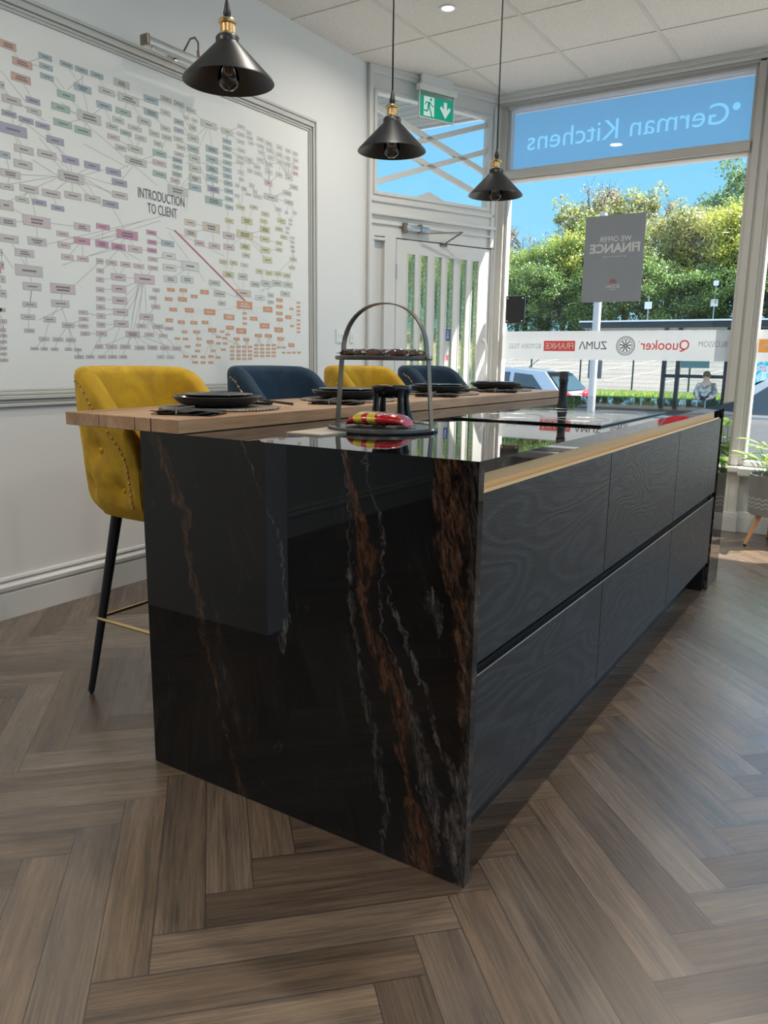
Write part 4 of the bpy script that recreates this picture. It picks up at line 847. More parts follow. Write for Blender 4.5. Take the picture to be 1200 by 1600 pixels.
def rect(y, z, w, h, x, mi): q.mi = mi; q.poly([(x,y-w/2,z-h/2),(x,y+w/2,z-h/2),(x,y+w/2,z+h/2),(x,y-w/2,z+h/2)])
def seg(a, b_, w, x, mi):
    d = Vector((b_[0]-a[0], b_[1]-a[1])); 
    if d.length < 1e-4: return
    n = Vector((-d.y,d.x)).normalized()*w/2; q.mi = mi
    q.poly([(x,a[0]-n.x,a[1]-n.y),(x,b_[0]-n.x,b_[1]-n.y),(x,b_[0]+n.x,b_[1]+n.y),(x,a[0]+n.x,a[1]+n.y)])
DK = len(keys); RD = DK+1
for y, z, w, h, c_ in bx:
    rect(y, z, w, h, X1+.0002, RD+1 if c_ not in 'o' else keys.index('k')); rect(y, z, w-.0035, h-.0035, X1+.0004, keys.index(c_))
    n = 1 if h < .03 or rnd.random() < .6 else 2
    for k in range(n):
        zz = z+(k-(n-1)/2)*h*.3; tw_ = w*rnd.uniform(.4,.62); x0 = y-tw_/2
        while x0 < y+tw_/2-.003:
            l_ = rnd.uniform(.003,.009); rect(x0+l_/2, zz, l_*.8, min(.009,h*.18), X1+.0006, DK if c_ != 'o' else keys.index('w')); x0 += l_
cpart(q,'box_diagram', mats, normals=False)
q = MB()
big = sorted(bx, key=lambda b: -b[2]*b[3])
for i, (y, z, w, h, c_) in enumerate(bx[:428]):
    best = None
    for Y, Z, W_, H_, C_ in bx:
        if W_*H_ > w*h*1.25:
            d = math.hypot(Y-y, Z-z)
            if d < .33 and (C_ == c_ or d < .16) and (best is None or d < best[0]): best = (d, Y, Z)
    if best: seg((y,z),(best[1],best[2]),.0018 if c_ != 'o' else .0014, X1, RD+1 if c_ != 'o' else keys.index('k'))
for t_ in LIN.split(' '):
    v = t_.split(','); a = (int(v[0])/1000,int(v[1])/1000); b_ = (int(v[2])/1000,int(v[3])/1000)
    seg(a, b_, .007 if v[4] == '3' else .0018, X1+(.0008 if v[4] == '3' else 0), RD if v[4] == '3' else RD+1)
cpart(q,'link_lines', mats, normals=False)
for body, y0, y1, z0 in (('INTRODUCTION',1.274,1.562,1.836),('TO CLIENT',1.327,1.510,1.775)):
    me = fit_text(body, y1-y0, .046, offset=.004); o = put_mesh('title_lettering', me, mats[DK], Matrix.Translation(CO) @ M_left(y0,z0,X1+.001), chart)
# ---------------- picture light ----------------
plt = thing('picture_light','slim brushed metal picture light on a curved arm above the wall chart','picture light',(WX,1.52,2.5))
def pp(mb, name, m, **k): mb.xf(Matrix.Translation((-WX,-1.52,-2.5))); return mb.out(name, m, plt, **k)
q = MB(); q.box(WX+.155,WX+.195,1.205,1.835,2.438,2.470,bev=.006); pp(q,'lamp_trough', M_steel, smooth=40)
q = MB(); q.box(WX+.150,WX+.20,1.196,1.212,2.432,2.476,bev=.005); q.box(WX+.150,WX+.20,1.828,1.844,2.432,2.476,bev=.005); pp(q,'end_cap', M_bronze)
q = MB(); q.tube([(WX+.175,1.245,2.438),(WX+.175,1.245,2.425)],.004,8); pp(q,'screw', M_gold)
q = MB(); q.tube([(WX+.012,1.52,2.50),(WX+.05,1.52,2.495),(WX+.09,1.52,2.53),(WX+.125,1.52,2.565),(WX+.155,1.52,2.565),(WX+.174,1.52,2.54),(WX+.175,1.52,2.505),(WX+.175,1.52,2.47)],.0045,10); q.tube([(WX+.175,1.52,2.505),(WX+.175,1.52,2.47)],.008,12); pp(q,'curved_arm', M_bronze, smooth=60)
q = MB(); q.lathe([(0,0),(.03,0),(.03,.008),(.012,.014),(0,.014)],24); q.xf(Matrix.Translation((WX,1.52,2.50)) @ Matrix.Rotation(PI/2,4,'Y')); pp(q,'wall_rose', M_steel, smooth=40)
# ---------------- switches ----------------
for i, (y_, l_) in enumerate(((2.882,'white double light switch on the wall beside the entrance door'),(3.02,'narrow white switch plate nearest the door corner, right of the double switch'))):
    t = thing('light_switch', l_, 'light switch', (WX,y_,1.25))
    hw_ = .043 if i == 0 else .022
    q = MB(); q.box(.0,.009,-hw_,hw_,-.043,.043,bev=.002); q.out('plate', M_white, t)
    for k in ((-1,1) if i == 0 else (0,)):
        q = MB(); q.box(.009,.013,k*.016-.006,k*.016+.006,-.012,.012,bev=.001); q.out('rocker', M_white, t)
# ---------------- films and poster on the shop window ----------------
def film_with_holes(name, x0, x1, z0, z1, items, m, y):
    """rectangular film with lettering cut out of it. items: (text, left-as-read-outside world x, z, width, height)"""
    base = bpy.data.curves.new(name,'CURVE'); base.dimensions = '2D'; base.fill_mode = 'BOTH'; base.resolution_u = 4
    def add_spline(src, Mx, ):
        s = base.splines.new('BEZIER'); s.bezier_points.add(len(src)-1); s.use_cyclic_u = True
        for bp_, (co, hl, hr) in zip(s.bezier_points, src):
            bp_.handle_left_type = 'FREE'; bp_.handle_right_type = 'FREE'; bp_.co = Mx(co); bp_.handle_left = Mx(hl); bp_.handle_right = Mx(hr)
    r = [Vector((0,z0,0)),Vector((x1-x0,z0,0)),Vector((x1-x0,z1,0)),Vector((0,z1,0))]
    src = []
    for i, c in enumerate(r):
        pv = r[i-1]; nx = r[(i+1)%4]; src.append((c, c+(pv-c)/3, c+(nx-c)/3))
    add_spline(src, lambda v: v)
    for body, X0, Z0, wid, hei, off in items:
        cu = bpy.data.curves.new('t','FONT'); cu.body = body; cu.offset = off; o = bpy.data.objects.new('t', cu); COL.objects.link(o)
        bpy.context.view_layer.objects.active = o; o.select_set(True); bpy.ops.object.convert(target='CURVE'); o = bpy.context.view_layer.objects.active
        allp = [bp_.co for s in o.data.splines for bp_ in s.bezier_points]
        mx, my = min(p.x for p in allp), min(p.y for p in allp); W_ = max(p.x for p in allp)-mx; H_ = max(p.y for p in allp)-my
        f = lambda v: Vector(((x1-X0)+(v.x-mx)*wid/W_, Z0+(v.y-my)*hei/H_, 0))
        for s in o.data.splines: add_spline([(bp_.co.copy(), bp_.handle_left.copy(), bp_.handle_right.copy()) for bp_ in s.bezier_points], f)
        bpy.data.objects.remove(o)
    o = bpy.data.objects.new('t', base); COL.objects.link(o); dg = bpy.context.evaluated_depsgraph_get(); dg.update()
    me = bpy.data.meshes.new_from_object(o.evaluated_get(dg)); bpy.data.objects.remove(o)
    return put_mesh(name, me, m, M_out(x1, y, 0))
M_blue = film_mat('blue_grey_window_film', (.16,.28,.50), .45, .6)
fl = film_with_holes('window_film', -1.884,-.255,2.472,2.884, [('\u2022',-.338,2.668,.046,.046,0),('German Kitchens',-.402,2.598,1.355,.128,-.008)], M_blue, 4.281)
tag(fl, 'blue film with cut-out German Kitchens lettering across the window transom', 'window film')
M_frost = film_mat('frosted_band', (.50,.51,.51), .05, .40)
def band_film(x0, x1, label):
    q = MB(); q.poly([(x0,4.280,1.118),(x1,4.280,1.118),(x1,4.280,1.322),(x0,4.280,1.322)]); o = q.out('window_film', M_frost, normals=False); tag(o, label, 'window film', 'frosted logo bands'); return o
b1 = band_film(-1.884,-.258,'frosted white band of mirrored logos across the main window pane'); b2 = band_film(-.098,1.66,'frosted white band continuing on the right-hand window pane')
def let(body, xr, z, wid, hei, m, parent, name='lettering', off=.0, y=4.2785):
    """xr: world x of the text's first letter (reads mirrored from inside)"""
    return put_mesh(name, fit_text(body, wid, hei, offset=off), m, M_out(xr, y, z), parent)
I_red = film_mat('red_print', (.72,.06,.05), .05, .55); I_dark = film_mat('dark_print', (.05,.05,.055), .05, .3); I_grey = film_mat('grey_print', (.30,.31,.35), .1, .4); I_white = film_mat('white_print', (.85,.85,.85), .0, .4); I_or = film_mat('orange_print', (.85,.38,.08), .05, .55)
let('BOYDEN TILES',-1.575,1.196,.255,.036,I_grey,b1,off=-.01)
q = MB(); q.poly([(-1.552,4.2785,1.178),(-1.312,4.2785,1.178),(-1.312,4.2785,1.252),(-1.552,4.2785,1.252)]); q.out('logo_panel', I_red, b1, normals=False)
let('FRANKE',-1.322,1.192,.218,.046,I_white,b1,off=.02,y=4.2775)
let('ZUM',-1.078,1.192,.150,.055,I_dark,b1); let('\u039b',-1.232,1.192,.052,.055,I_dark,b1)
q = MB()
def ringp(r0, r1, n=40, cx=-.946, cz=1.217):
    for k in range(n):
        a, b_ = 2*PI*k/n, 2*PI*(k+1)/n
        q.poly([(cx+r0*math.cos(a),4.2785,cz+r0*math.sin(a)),(cx+r1*math.cos(a),4.2785,cz+r1*math.sin(a)),(cx+r1*math.cos(b_),4.2785,cz+r1*math.sin(b_)),(cx+r0*math.cos(b_),4.2785,cz+r0*math.sin(b_))])
ringp(.062,.066); ringp(.043,.046)
for k in range(28):
    a = 2*PI*k/28; q.poly([(-.946+r*math.cos(a+t),4.2785,1.217+r*math.sin(a+t)) for r, t in ((.048,-.03),(.060,-.05),(.060,.05),(.048,.03))])
for k in range(9):
    a = 2*PI*k/9+.2; q.poly([(-.946+r*math.cos(a+t),4.2785,1.217+r*math.sin(a+t)) for r, t in ((.006,-.6),(.040,-.16),(.041,.05),(.006,.5))])
q.out('crest_logo', I_dark, b1, normals=False)
let('Quooker',-.518,1.178,.325,.080,I_red,b1,off=.006)
q = MB(); q.lathe([(0,0),(.004,0)],12); q.xf(Matrix.Translation((-.853,4.2785,1.245)) @ Matrix.Rotation(PI/2,4,'X')); q.out('logo_dot', I_red, b1)
let('BLOSSOM',-.283,1.212,.175,.036,I_dark,b1,off=-.02)
q = MB(); q.poly([(-.092,4.2785,1.178),(.16,4.2785,1.178),(.16,4.2785,1.262),(-.092,4.2785,1.262)]); q.out('logo_panel', I_or, b2, normals=False)
let('co',-.025,1.205,.045,.026,I_white,b2,off=.02,y=4.2775)
po = MB(); po.box(-1.287,-.868,4.2795,4.2815,1.52,2.103); poo = po.out('window_poster', film_mat('grey_poster',(.26,.265,.275),.08,.5)); tag(poo, 'grey WE OFFER FINANCE poster stuck in the window, reading backwards', 'poster')
let('WE OFFER',-.957,1.926,.225,.036,I_white,poo,off=.018,y=4.2785); let('FINANCE',-.896,1.852,.350,.064,I_white,poo,off=.035,y=4.2785)
let('ask in store for details',-.985,1.822,.165,.012,I_white,poo,y=4.2785); let('ICON',-1.020,1.612,.092,.024,I_white,poo,y=4.2785); let('kitchens',-1.045,1.600,.045,.007,I_white,poo,y=4.2785)
q = MB()
for k in range(7):
    a = PI*(k+.5)/7; q.poly([(-1.067+r*math.cos(a+t),4.2785,1.648+r*math.sin(a+t)) for r, t in ((.006,-.2),(.030,-.08),(.030,.08),(.006,.2))])
q.out('fan_logo', I_red, poo, normals=False)
bp_ = thing('wall_bracket_plate','square black plate with four white studs at the left edge of the window','plate',(-1.786,4.268,1.481))
q = MB(); q.box(-.077,.077,-.012,.008,-.10,.10,bev=.004); q.out('plate', M_black, bp_)
for sx in (-1,1):
    for sz in (-1,1):
        q = MB(); q.sphere((sx*.060,-.013,sz*.083),.0065,10,6,(1,.6,1)); q.out('stud', M_chrome, bp_, smooth=180)
# ---------------- plants ----------------
def pot_mat():
    m, nt, b = new_mat('grey_zigzag_fibreclay'); g = N(m); tc = g.n('TexCoord'); sp = g.n('SeparateXYZ', {0:tc.outputs['Object']})
    a = g.m('MULTIPLY', g.m('ARCTAN2', sp.outputs[1], sp.outputs[0]), 2.55); Z = sp.outputs[2]
    tri = g.m('ABSOLUTE', g.m('SUBTRACT', g.m('FRACT', g.m('MULTIPLY', a, 1.4)), .5)); v = g.m('ADD', Z, g.m('MULTIPLY', tri, .028))
    ph = g.m('FRACT', g.m('DIVIDE', v, .026)); on = g.m('MULTIPLY', g.m('LESS_THAN', ph, .36), g.m('MULTIPLY', g.m('GREATER_THAN', v, .055), g.m('LESS_THAN', v, .125)))
    c = g.mixc(on, (.20,.20,.19,1), (.40,.40,.38,1)); g.set(b.inputs['Base Color'], c); b.inputs['Roughness'].default_value = .7; return m
def leaf_mat(name, c1, c2):
    m = bpy.data.materials.new(name); m.use_nodes = True; nt = m.node_tree; nt.nodes.clear(); g = N(m)
    tc = g.n('TexCoord'); n = g.n('TexNoise', {'Vector':tc.outputs['Object'],'Scale':3.5 if 'tree' in name else 22,'Detail':3}); c = g.ramp(n.outputs[0], [(.38,c1),(.62,c2)])
    d = g.n('BsdfDiffuse', {'Color':c}); t = g.n('BsdfTranslucent', {'Color':c}); gl = g.n('BsdfGlossy', {'Roughness':.35,'Color':(1,1,1,1)})
    a = g.n('MixShader', {0:.5,1:d.outputs[0],2:t.outputs[0]}); b = g.n('MixShader', {0:.04,1:a.outputs[0],2:gl.outputs[0]})
    o = g.n('OutputMaterial'); nt.links.new(b.outputs[0], o.inputs[0]); return m
M_soil = mat('potting_soil', (.03,.02,.014), .9); M_leg = mat('beech_leg', (.52,.26,.11), .45); M_potc = pot_mat(); M_leaf = leaf_mat('variegated_leaf', (.12,.32,.05), (.55,.62,.25)); M_stem = mat('green_stem', (.16,.30,.06), .5)
def leaf(q, base, dr, ln, wd_, droop, fold=.25):
    dr = Vector(dr).normalized(); up = Vector((0,0,1)); sd_ = dr.cross(up).normalized(); rows = []
    for i in range(8):
        t = i/7; w = wd_*math.sin(PI*min(1,t*.93+.04))**.8*(1-.25*t); c = Vector(base)+dr*ln*t+up*(-droop*ln*t*t)
        rows.append([c-sd_*w+up*w*fold, c, c+sd_*w+up*w*fold])
    q.grid(rows)
def potted(loc, label, hh, rad, seed, big):
    t = thing('potted_plant', label, 'potted plant', loc); rnd = random.Random(seed)
    zl = .195; q = MB(); q.lathe([(0,zl),(rad*.90,zl),(rad*.95,zl+.006),(rad,zl+hh),(rad*.97,zl+hh+.003),(rad*.93,zl+hh),(rad*.9,zl+hh-.03)],44); o = q.out('pot', M_potc, t, smooth=50)
    for v in o.data.vertices: v.co.z -= zl
    o.location = (0,0,zl)
    q = MB(); q.lathe([(0,zl+hh-.028),(rad*.92,zl+hh-.03)],30); q.out('soil', M_soil, t)
    for k in range(3):
        a = .75+2*PI/3*k+PI; c_, s_ = math.cos(a), math.sin(a)
        q = MB(); q.tube([(c_*rad*.62,s_*rad*.62,zl+.005),(c_*rad*1.12,s_*rad*1.12,.008)],[.017,.0105],12); q.out('leg', M_leg, t, smooth=60)
        q = MB(); q.tube([(c_*rad*1.12,s_*rad*1.12,.010),(c_*rad*1.13,s_*rad*1.13,.0)],[.0112,.0108],10); q.out('leg_tip', M_black, t)
    z0 = zl+hh-.03
    fo = MB(); sm = MB()
    for k in range(big):
        a = rnd.uniform(0,2*PI); r = rnd.uniform(.01,rad*.7); b_ = Vector((r*math.cos(a),r*math.sin(a),z0)); h_ = rnd.uniform(.04,.22 if k % 3 else .34); tip = b_+Vector((math.cos(a)*rnd.uniform(.02,.09),math.sin(a)*rnd.uniform(.02,.09),h_))
        sm.tube([b_,(b_+tip)/2+Vector((0,0,.02)),tip],.0022,5); d = Vector((math.cos(a+rnd.uniform(-.6,.6)),math.sin(a+rnd.uniform(-.6,.6)),rnd.uniform(-.1,.9))); leaf(fo, tip, d, rnd.uniform(.095,.15), rnd.uniform(.028,.042), rnd.uniform(.1,.5))
    sm.out('stems', M_stem, t, smooth=180); fo.out('foliage', M_leaf, t, smooth=180, normals=False); return t
p1 = potted((.145,3.93,0), 'leafy plant in a grey zigzag planter on wooden legs by the window', .245, .165, 3, 44)
# ---------------- outside ----------------
GZ = -.5
def paving(name, c1, c2, sc, rough=.8):
    m, nt, b = new_mat(name); g = N(m); geo = g.n('NewGeometry'); n = g.n('TexNoise', {'Vector':geo.outputs['Position'],'Scale':sc,'Detail':5,'Roughness':.6}); c = g.ramp(n.outputs[0], [(.35,c1),(.65,c2)]); g.set(b.inputs['Base Color'], c); b.inputs['Roughness'].default_value = rough; return m
M_asph = paving('asphalt', (.12,.115,.11), (.15,.145,.135), .6); M_park = paving('pale_tarmac', (.14,.124,.106), (.17,.153,.132), .15); M_pave = paving('pinkish_paving', (.21,.17,.15), (.25,.21,.18), 2)  # car park tarmac is a paler, warmer tone than the road
M_line = mat('white_road_paint', (.42,.42,.40), .6); M_grassb = paving('grass_bank', (.06,.12,.02), (.13,.21,.04), .8)
q = MB(); q.box(-60,50,4.4,7.2,GZ-.2,GZ+.12); struct(q.out('pavement', M_pave))
q = MB(); q.box(-60,50,7.2,34,GZ-.3,GZ); struct(q.out('road', M_asph))
def slope_z(y): return GZ+(y-34)*3.9/26 if y > 34 else GZ
q = MB(); q.prism([(-90,34,GZ-.3),(-90,34,GZ),(-90,60,GZ+3.9),(-90,140,GZ+6),(-90,140,GZ-.3)],(150,0,0)); struct(q.out('car_park', M_park))
q = MB()
for k in range(12):
    x0 = -26+k*2.9
    q.prism([(x0,38,slope_z(38)+.01),(x0+.16,38,slope_z(38)+.01),(x0+4.4,46,slope_z(46)+.01),(x0+4.24,46,slope_z(46)+.01)],(0,0,.01))
    q.prism([(x0-3,50,slope_z(50)+.01),(x0-2.84,50,slope_z(50)+.01),(x0+2.0,57,slope_z(57)+.01),(x0+1.84,57,slope_z(57)+.01)],(0,0,.01))
q.prism([(-30,47,slope_z(47)+.01),(20,47,slope_z(47)+.01),(20,47.2,slope_z(47.2)+.01),(-30,47.2,slope_z(47.2)+.01)],(0,0,.01))
struct(q.out('parking_bay_lines', M_line))
q = MB(); q.box(-60,40,32.4,35.6,GZ-.1,GZ+.14); struct(q.out('verge', M_grassb))
# grass blades on the verge
rnd = random.Random(9); q = MB()
for k in range(9000):
    x = rnd.uniform(-14,1); y = rnd.uniform(32.4,35.2); z = GZ+.13; a = rnd.uniform(0,PI); w = .05; h = rnd.uniform(.06,.22)
    q.poly([(x-w*math.cos(a),y-w*math.sin(a),z),(x+w*math.cos(a),y+w*math.sin(a),z),(x+rnd.uniform(-.08,.08),y,z+h)])
tag(q.out('grass', leaf_mat('tree_verge_grass', (.20,.30,.05), (.36,.43,.13)), normals=False), 'bright green grass strip behind the bus shelter', 'grass', kind='stuff')
# canopy over the shopfront
def soffit():
    m, nt, b = new_mat('soffit_boards'); g = N(m); geo = g.n('NewGeometry'); sp = g.n('SeparateXYZ', {0:geo.outputs['Position']})
    n = g.n('TexNoise', {'Vector':g.n('CombineXYZ',{0:g.m('MULTIPLY',sp.outputs[0],1.5),1:g.m('MULTIPLY',sp.outputs[1],30),2:0.0}).outputs[0],'Scale':1.2,'Detail':3}); l = g.m('LESS_THAN', g.m('FRACT', g.m('MULTIPLY', sp.outputs[1], 9)), .06)
    c = g.mixc(l, g.ramp(n.outputs[0], [(.3,(.22,.21,.20)),(.7,(.34,.33,.31))]), (.03,.03,.03,1)); g.set(b.inputs['Base Color'], c); b.inputs['Roughness'].default_value = .7; return m
q = MB(); q.prism([(-6,2.2,2.965),(-2.56,2.2,2.965),(-2.56,3.3,2.965),(-2.0,4.39,2.965),(3.4,4.39,2.965),(3.4,4.60,2.965),(-6,4.60,2.965)],(0,0,.06)); struct(q.out('canopy', soffit()))
q = MB(); q.box(-6,3.4,4.58,4.61,2.955,3.25); struct(q.out('canopy_fascia', M_frame))
# ---------------- mesh fence ----------------
M_fence = mat('green_black_fence', (.03,.05,.045), .5)
fn = thing('mesh_fence','tall dark green mesh fence standing along the car park edge','fence',(-8,35.9,GZ))
q = MB(); x = -9.0
while x < 10: q.box(x-.004,x+.004,-.004,.004,.15,2.3); x += .055
for z in [.2+.2*k for k in range(11)]: q.box(-9,10,-.004,.004,z-.004,z+.004)
q.out('wire_panel', M_fence, fn)
for k in range(8): q = MB(); q.box(-9+2.52*k-.035,-9+2.52*k+.035,-.03,.03,0,2.4); q.out('post', M_fence, fn)
# ---------------- bus shelter ----------------
M_sh = mat('dark_shelter_frame', (.025,.03,.035), .4); M_glz = glass_mat('shelter_glass', (.80,.85,.84))
bs_ = thing('bus_shelter','dark framed bus shelter with flat roof and teal advert panel','bus shelter',(-4.3,21.2,GZ))
q = MB(); q.box(-2.4,3.0,-1.1,.55,2.48,2.64,bev=.02); q.out('roof_fascia', M_sh, bs_)
q = MB(); q.box(-2.42,3.02,-1.13,.57,2.64,2.68); q.out('roof_edge_strip', M_white, bs_)
for x in (-.32,.05,1.28): q = MB(); q.box(x-.055,x+.055,-.05,.05,0,2.5); q.out('post', M_sh, bs_)
q = MB(); q.box(-.3,1.3,-.03,.03,1.18,1.27); q.out('rail', M_sh, bs_)
q = MB(); q.poly([(-.3,0,.3),(1.3,0,.3),(1.3,0,2.4),(-.3,0,2.4)]); q.out('glass_panel', M_glz, bs_, normals=False)
q = MB(); q.box(.12,.85,-.012,.0,1.45,1.92,bev=.003); q.out('timetable_board', mat('timetable_teal',(.12,.26,.26),.5), bs_)
q = MB(); q.box(-.2,1.2,-.35,-.05,.46,.52,bev=.01); q.box(-.1,-.04,-.25,-.15,0,.46); q.box(1.05,1.11,-.25,-.15,0,.46); q.out('bench', M_sh, bs_)
def advert():
    m, nt, b = new_mat('advert_print'); g = N(m); tc = g.n('TexCoord'); n = g.n('TexNoise', {'Vector':tc.outputs['Object'],'Scale':2.6,'Detail':4,'Distortion':1.2}); c = g.ramp(n.outputs[0], [(.35,(.02,.20,.30)),(.5,(.05,.45,.55)),(.58,(.55,.70,.75)),(.66,(.5,.12,.2)),(.75,(.6,.62,.7))]); g.set(b.inputs['Base Color'], c); b.inputs['Roughness'].default_value = .3; b.inputs['Transmission Weight'].default_value = 0; g.set(b.inputs['Emission Color'], c); b.inputs['Emission Strength'].default_value = .35; return m
q = MB(); q.box(1.30,2.7,-.10,.06,.15,2.5,bev=.01); q.out('advert_case', M_sh, bs_)
q = MB(); q.box(1.44,2.58,-.115,-.10,.3,2.4); q.out('advert_sheet', advert(), bs_)
# ---------------- pole with sign backs ----------------
pls = thing('sign_pole','pale grey roadside pole with a dark sign plate behind the poster','sign pole',(-2.93,9.78,GZ+.0))
q = MB(); q.tube([(0,0,0),(0,0,3.6)],.055,16,cap=True); q.out('pole', mat('galvanised_pole',(.42,.40,.39),.45), pls, smooth=60)
q = MB(); q.box(-.10,.10,.06,.07,1.36,1.62,bev=.003); q.out('sign_plate', mat('sign_back_slate',(.06,.08,.10),.5), pls)
def post(loc, plates, hgt, label):
    t = thing('small_sign_post', label, 'sign post', loc); q = MB(); q.tube([(0,0,0),(0,0,hgt)],.05,8); q.out('pole', M_steel, t)
    for z, w in plates: q = MB(); q.box(-w/2,w/2,-.07,-.05,z-w/2,z+w/2,bev=.02); q.out('sign_face', M_white, t)
post((-14.29,56.56,3.2-.3), [(2.1,.5)], 2.7, 'thin car park post with one pale square sign, left of the other')
post((-10.4,59.3,3.0), [(2.25,.5),(3.6,.35)], 3.8, 'taller thin car park post with two pale signs near the window edge')
# ---------------- cars ----------------
def car_mats(paint):
    return dict(p=paint, g=mat('tinted_car_glass',(.03,.05,.055),.06), t=mat('tyre_rubber',(.015,.015,.016),.8), c=mat('alloy_wheel',(.45,.45,.46),.3,.9), r=mat('red_tail_lamp',(.65,.01,.015),.15,0,Emission_Color=(1,.02,.03,1),Emission_Strength=.35), k=mat('black_trim',(.02,.02,.022),.5))
def car(label, loc, paint, roofbar, seed):
    """nose towards -X, near side is -Y"""
    t = thing('car', label, 'car', loc); mt = car_mats(paint); L_ = 4.45; hw_ = .87
    # body side profile (x from nose), lower hull
    low = [(0,.42),(.06,.68),(.35,.80),(1.1,.93),(1.35,.96),(3.9,1.0),(4.30,.98),(4.42,.80),(4.45,.45),(4.35,.30),(.1,.28)]
    q = MB(); P = []
    for y, s_, dz in ((-hw_+.02,.985,-.02),(-hw_,1,0),(-hw_+.03,1,0),(-hw_+.1,1,.012),(0,1.0,.03),(hw_-.1,1,.012),(hw_-.03,1,0),(hw_,1,0),(hw_-.02,.985,-.02)):
        yy = y; row = []
        for x, z in low+[low[0]]:
            xx = (x-L_/2)*(s_ if abs(y) > .8 else 1.0); xx *= (1-.0)*(1 if abs(y) < .6 else .985); row.append((xx, yy, .64+(z-.64)*(s_)+ (dz if z > .6 else 0)))
        P.append(row)
    V = q.grid(P); q.bm.faces.new(V[0][:-1]); q.bm.faces.new(V[-1][:-1][::-1]); q.out('body', mt['p'], t, smooth=35)
    roof = [(1.25,.95),(2.02,1.40),(2.4,1.455),(3.3,1.45),(3.95,1.40),(4.32,.99)]
    q = MB(); P = []
    for f, wtop in ((-1,1),(-.8,1),(0,1),(.8,1),(1,1)):
        row = []
        for x, z in roof:
            k = (z-.95)/.5; w = hw_-.03-.16*k; row.append((x-L_/2, w*f, z+(.02*(1-f*f) if k > .5 else 0)))
        P.append(row)
    V = q.grid(P)
    for r in (V[0], V[-1]): q.bm.faces.new(r)
    q.out('cabin', mt['p'], t, smooth=35)
    def side_glass(pts, nm='side_window'):
        for sg in (-1,1):
            q = MB(); A = []
            for x, z in pts: k = (z-.95)/.5; A.append((x-L_/2, sg*(hw_-.03-.16*k+.006), z))
            q.poly(A if sg < 0 else A[::-1]); q.out(nm, mt['g'], t, normals=False)
    side_glass([(1.62,1.0),(2.45,1.0),(2.45,1.39),(2.12,1.375)]); side_glass([(2.53,1.0),(3.28,1.01),(3.28,1.385),(2.53,1.39)]); side_glass([(3.36,1.01),(3.98,1.06),(3.72,1.34),(3.36,1.375)])
    def cross_glass(x0,z0,x1,z1,nm):
        n = Vector((-(z1-z0),0,x1-x0)).normalized(); n = n if n.z > 0 else -n; w0 = hw_-.03-.16*(z0-.95)/.5-.09; w1 = hw_-.03-.16*(z1-.95)/.5-.09
        q = MB(); o_ = n*.012; q.poly([Vector((x0-L_/2,-w0,z0))+o_,Vector((x0-L_/2,w0,z0))+o_,Vector((x1-L_/2,w1,z1+.012))+o_,Vector((x1-L_/2,-w1,z1+.012))+o_]); q.out(nm, mt['g'], t, normals=False)
    cross_glass(1.33,1.0,1.97,1.375,'windscreen'); cross_glass(4.0,1.36,4.28,1.04,'rear_window')
    q = MB(); q.box(3.90-L_/2,4.12-L_/2,-.62,.62,1.40,1.425,bev=.008); q.out('roof_spoiler', mt['p'], t)
    q = MB(); q.tube([(3.35-L_/2,0,1.47),(3.55-L_/2,0,1.62)],.008,6); q.out('aerial', mt['k'], t)
    for sg in (-1,1):
        q = MB(); q.box(4.02-L_/2,4.40-L_/2,sg*.76-.10,sg*.76+.10,.80,.955,bev=.03,seg=3); q.sphere((4.33-L_/2,sg*.62,.95),.17,16,10,(.5,1.35,.62)); q.out('tail_lamp', mt['r'], t, smooth=50)
        q = MB(); q.box(.02-L_/2,.36-L_/2,sg*.70-.13,sg*.70+.13,.66,.79,bev=.04,seg=3); q.out('headlamp', mt['c'], t, smooth=50)
        q = MB(); q.sphere((1.72-L_/2,sg*.98,1.02),.09,12,8,(.7,1,.75)); q.out('door_mirror', mt['p'], t, smooth=180)
        for x in (2.49,3.32):
            q = MB(); q.box(x-.006-L_/2,x+.006-L_/2,sg*.872-.004,sg*.872+.004,.36,.98); q.out('door_seam', mt['k'], t)
        q = MB(); q.box(2.85-L_/2,3.03-L_/2,sg*.885-.012,sg*.885+.012,.86,.885,bev=.004); q.out('door_handle', mt['p'], t)
    q = MB(); q.box(4.40-L_/2,4.50-L_/2,-.78,.78,.34,.56,bev=.03); q.box(-.04-L_/2,.06-L_/2,-.75,.75,.30,.52,bev=.03); q.out('bumper', mt['p'], t)
    for x in (.82,3.62):
        for sg in (-1,1):
            q = MB(); q.lathe([(.19,-.1),(.31,-.1),(.325,-.07),(.325,.07),(.31,.1),(.19,.1)],28); q.xf(Matrix.Translation((x-L_/2,sg*.78,.325)) @ Matrix.Rotation(PI/2,4,'X')); wl = q.out('wheel', mt['t'], t, smooth=50)
            q = MB(); q.lathe([(0,-.09),(.19,-.09),(.19,.09),(0,.09)],20); q.xf(Matrix.Translation((x-L_/2,sg*.785,.325)) @ Matrix.Rotation(PI/2,4,'X')); q.out('hub', mt['c'], wl, smooth=50)
    return t
P_sil = mat('silver_blue_paint', (.36,.38,.41), .3, .25, Coat_Weight=.8); P_whi = mat('white_car_paint', (.46,.445,.43), .25, 0, Coat_Weight=.8)
car('silver estate car parked outside, its red tail lamp towards the island', (-6.42,13.15,GZ), P_sil, True, 1)
car('white car parked outside the right-hand pane, nose to the left', (-.40,9.75,GZ), P_whi, False, 2)
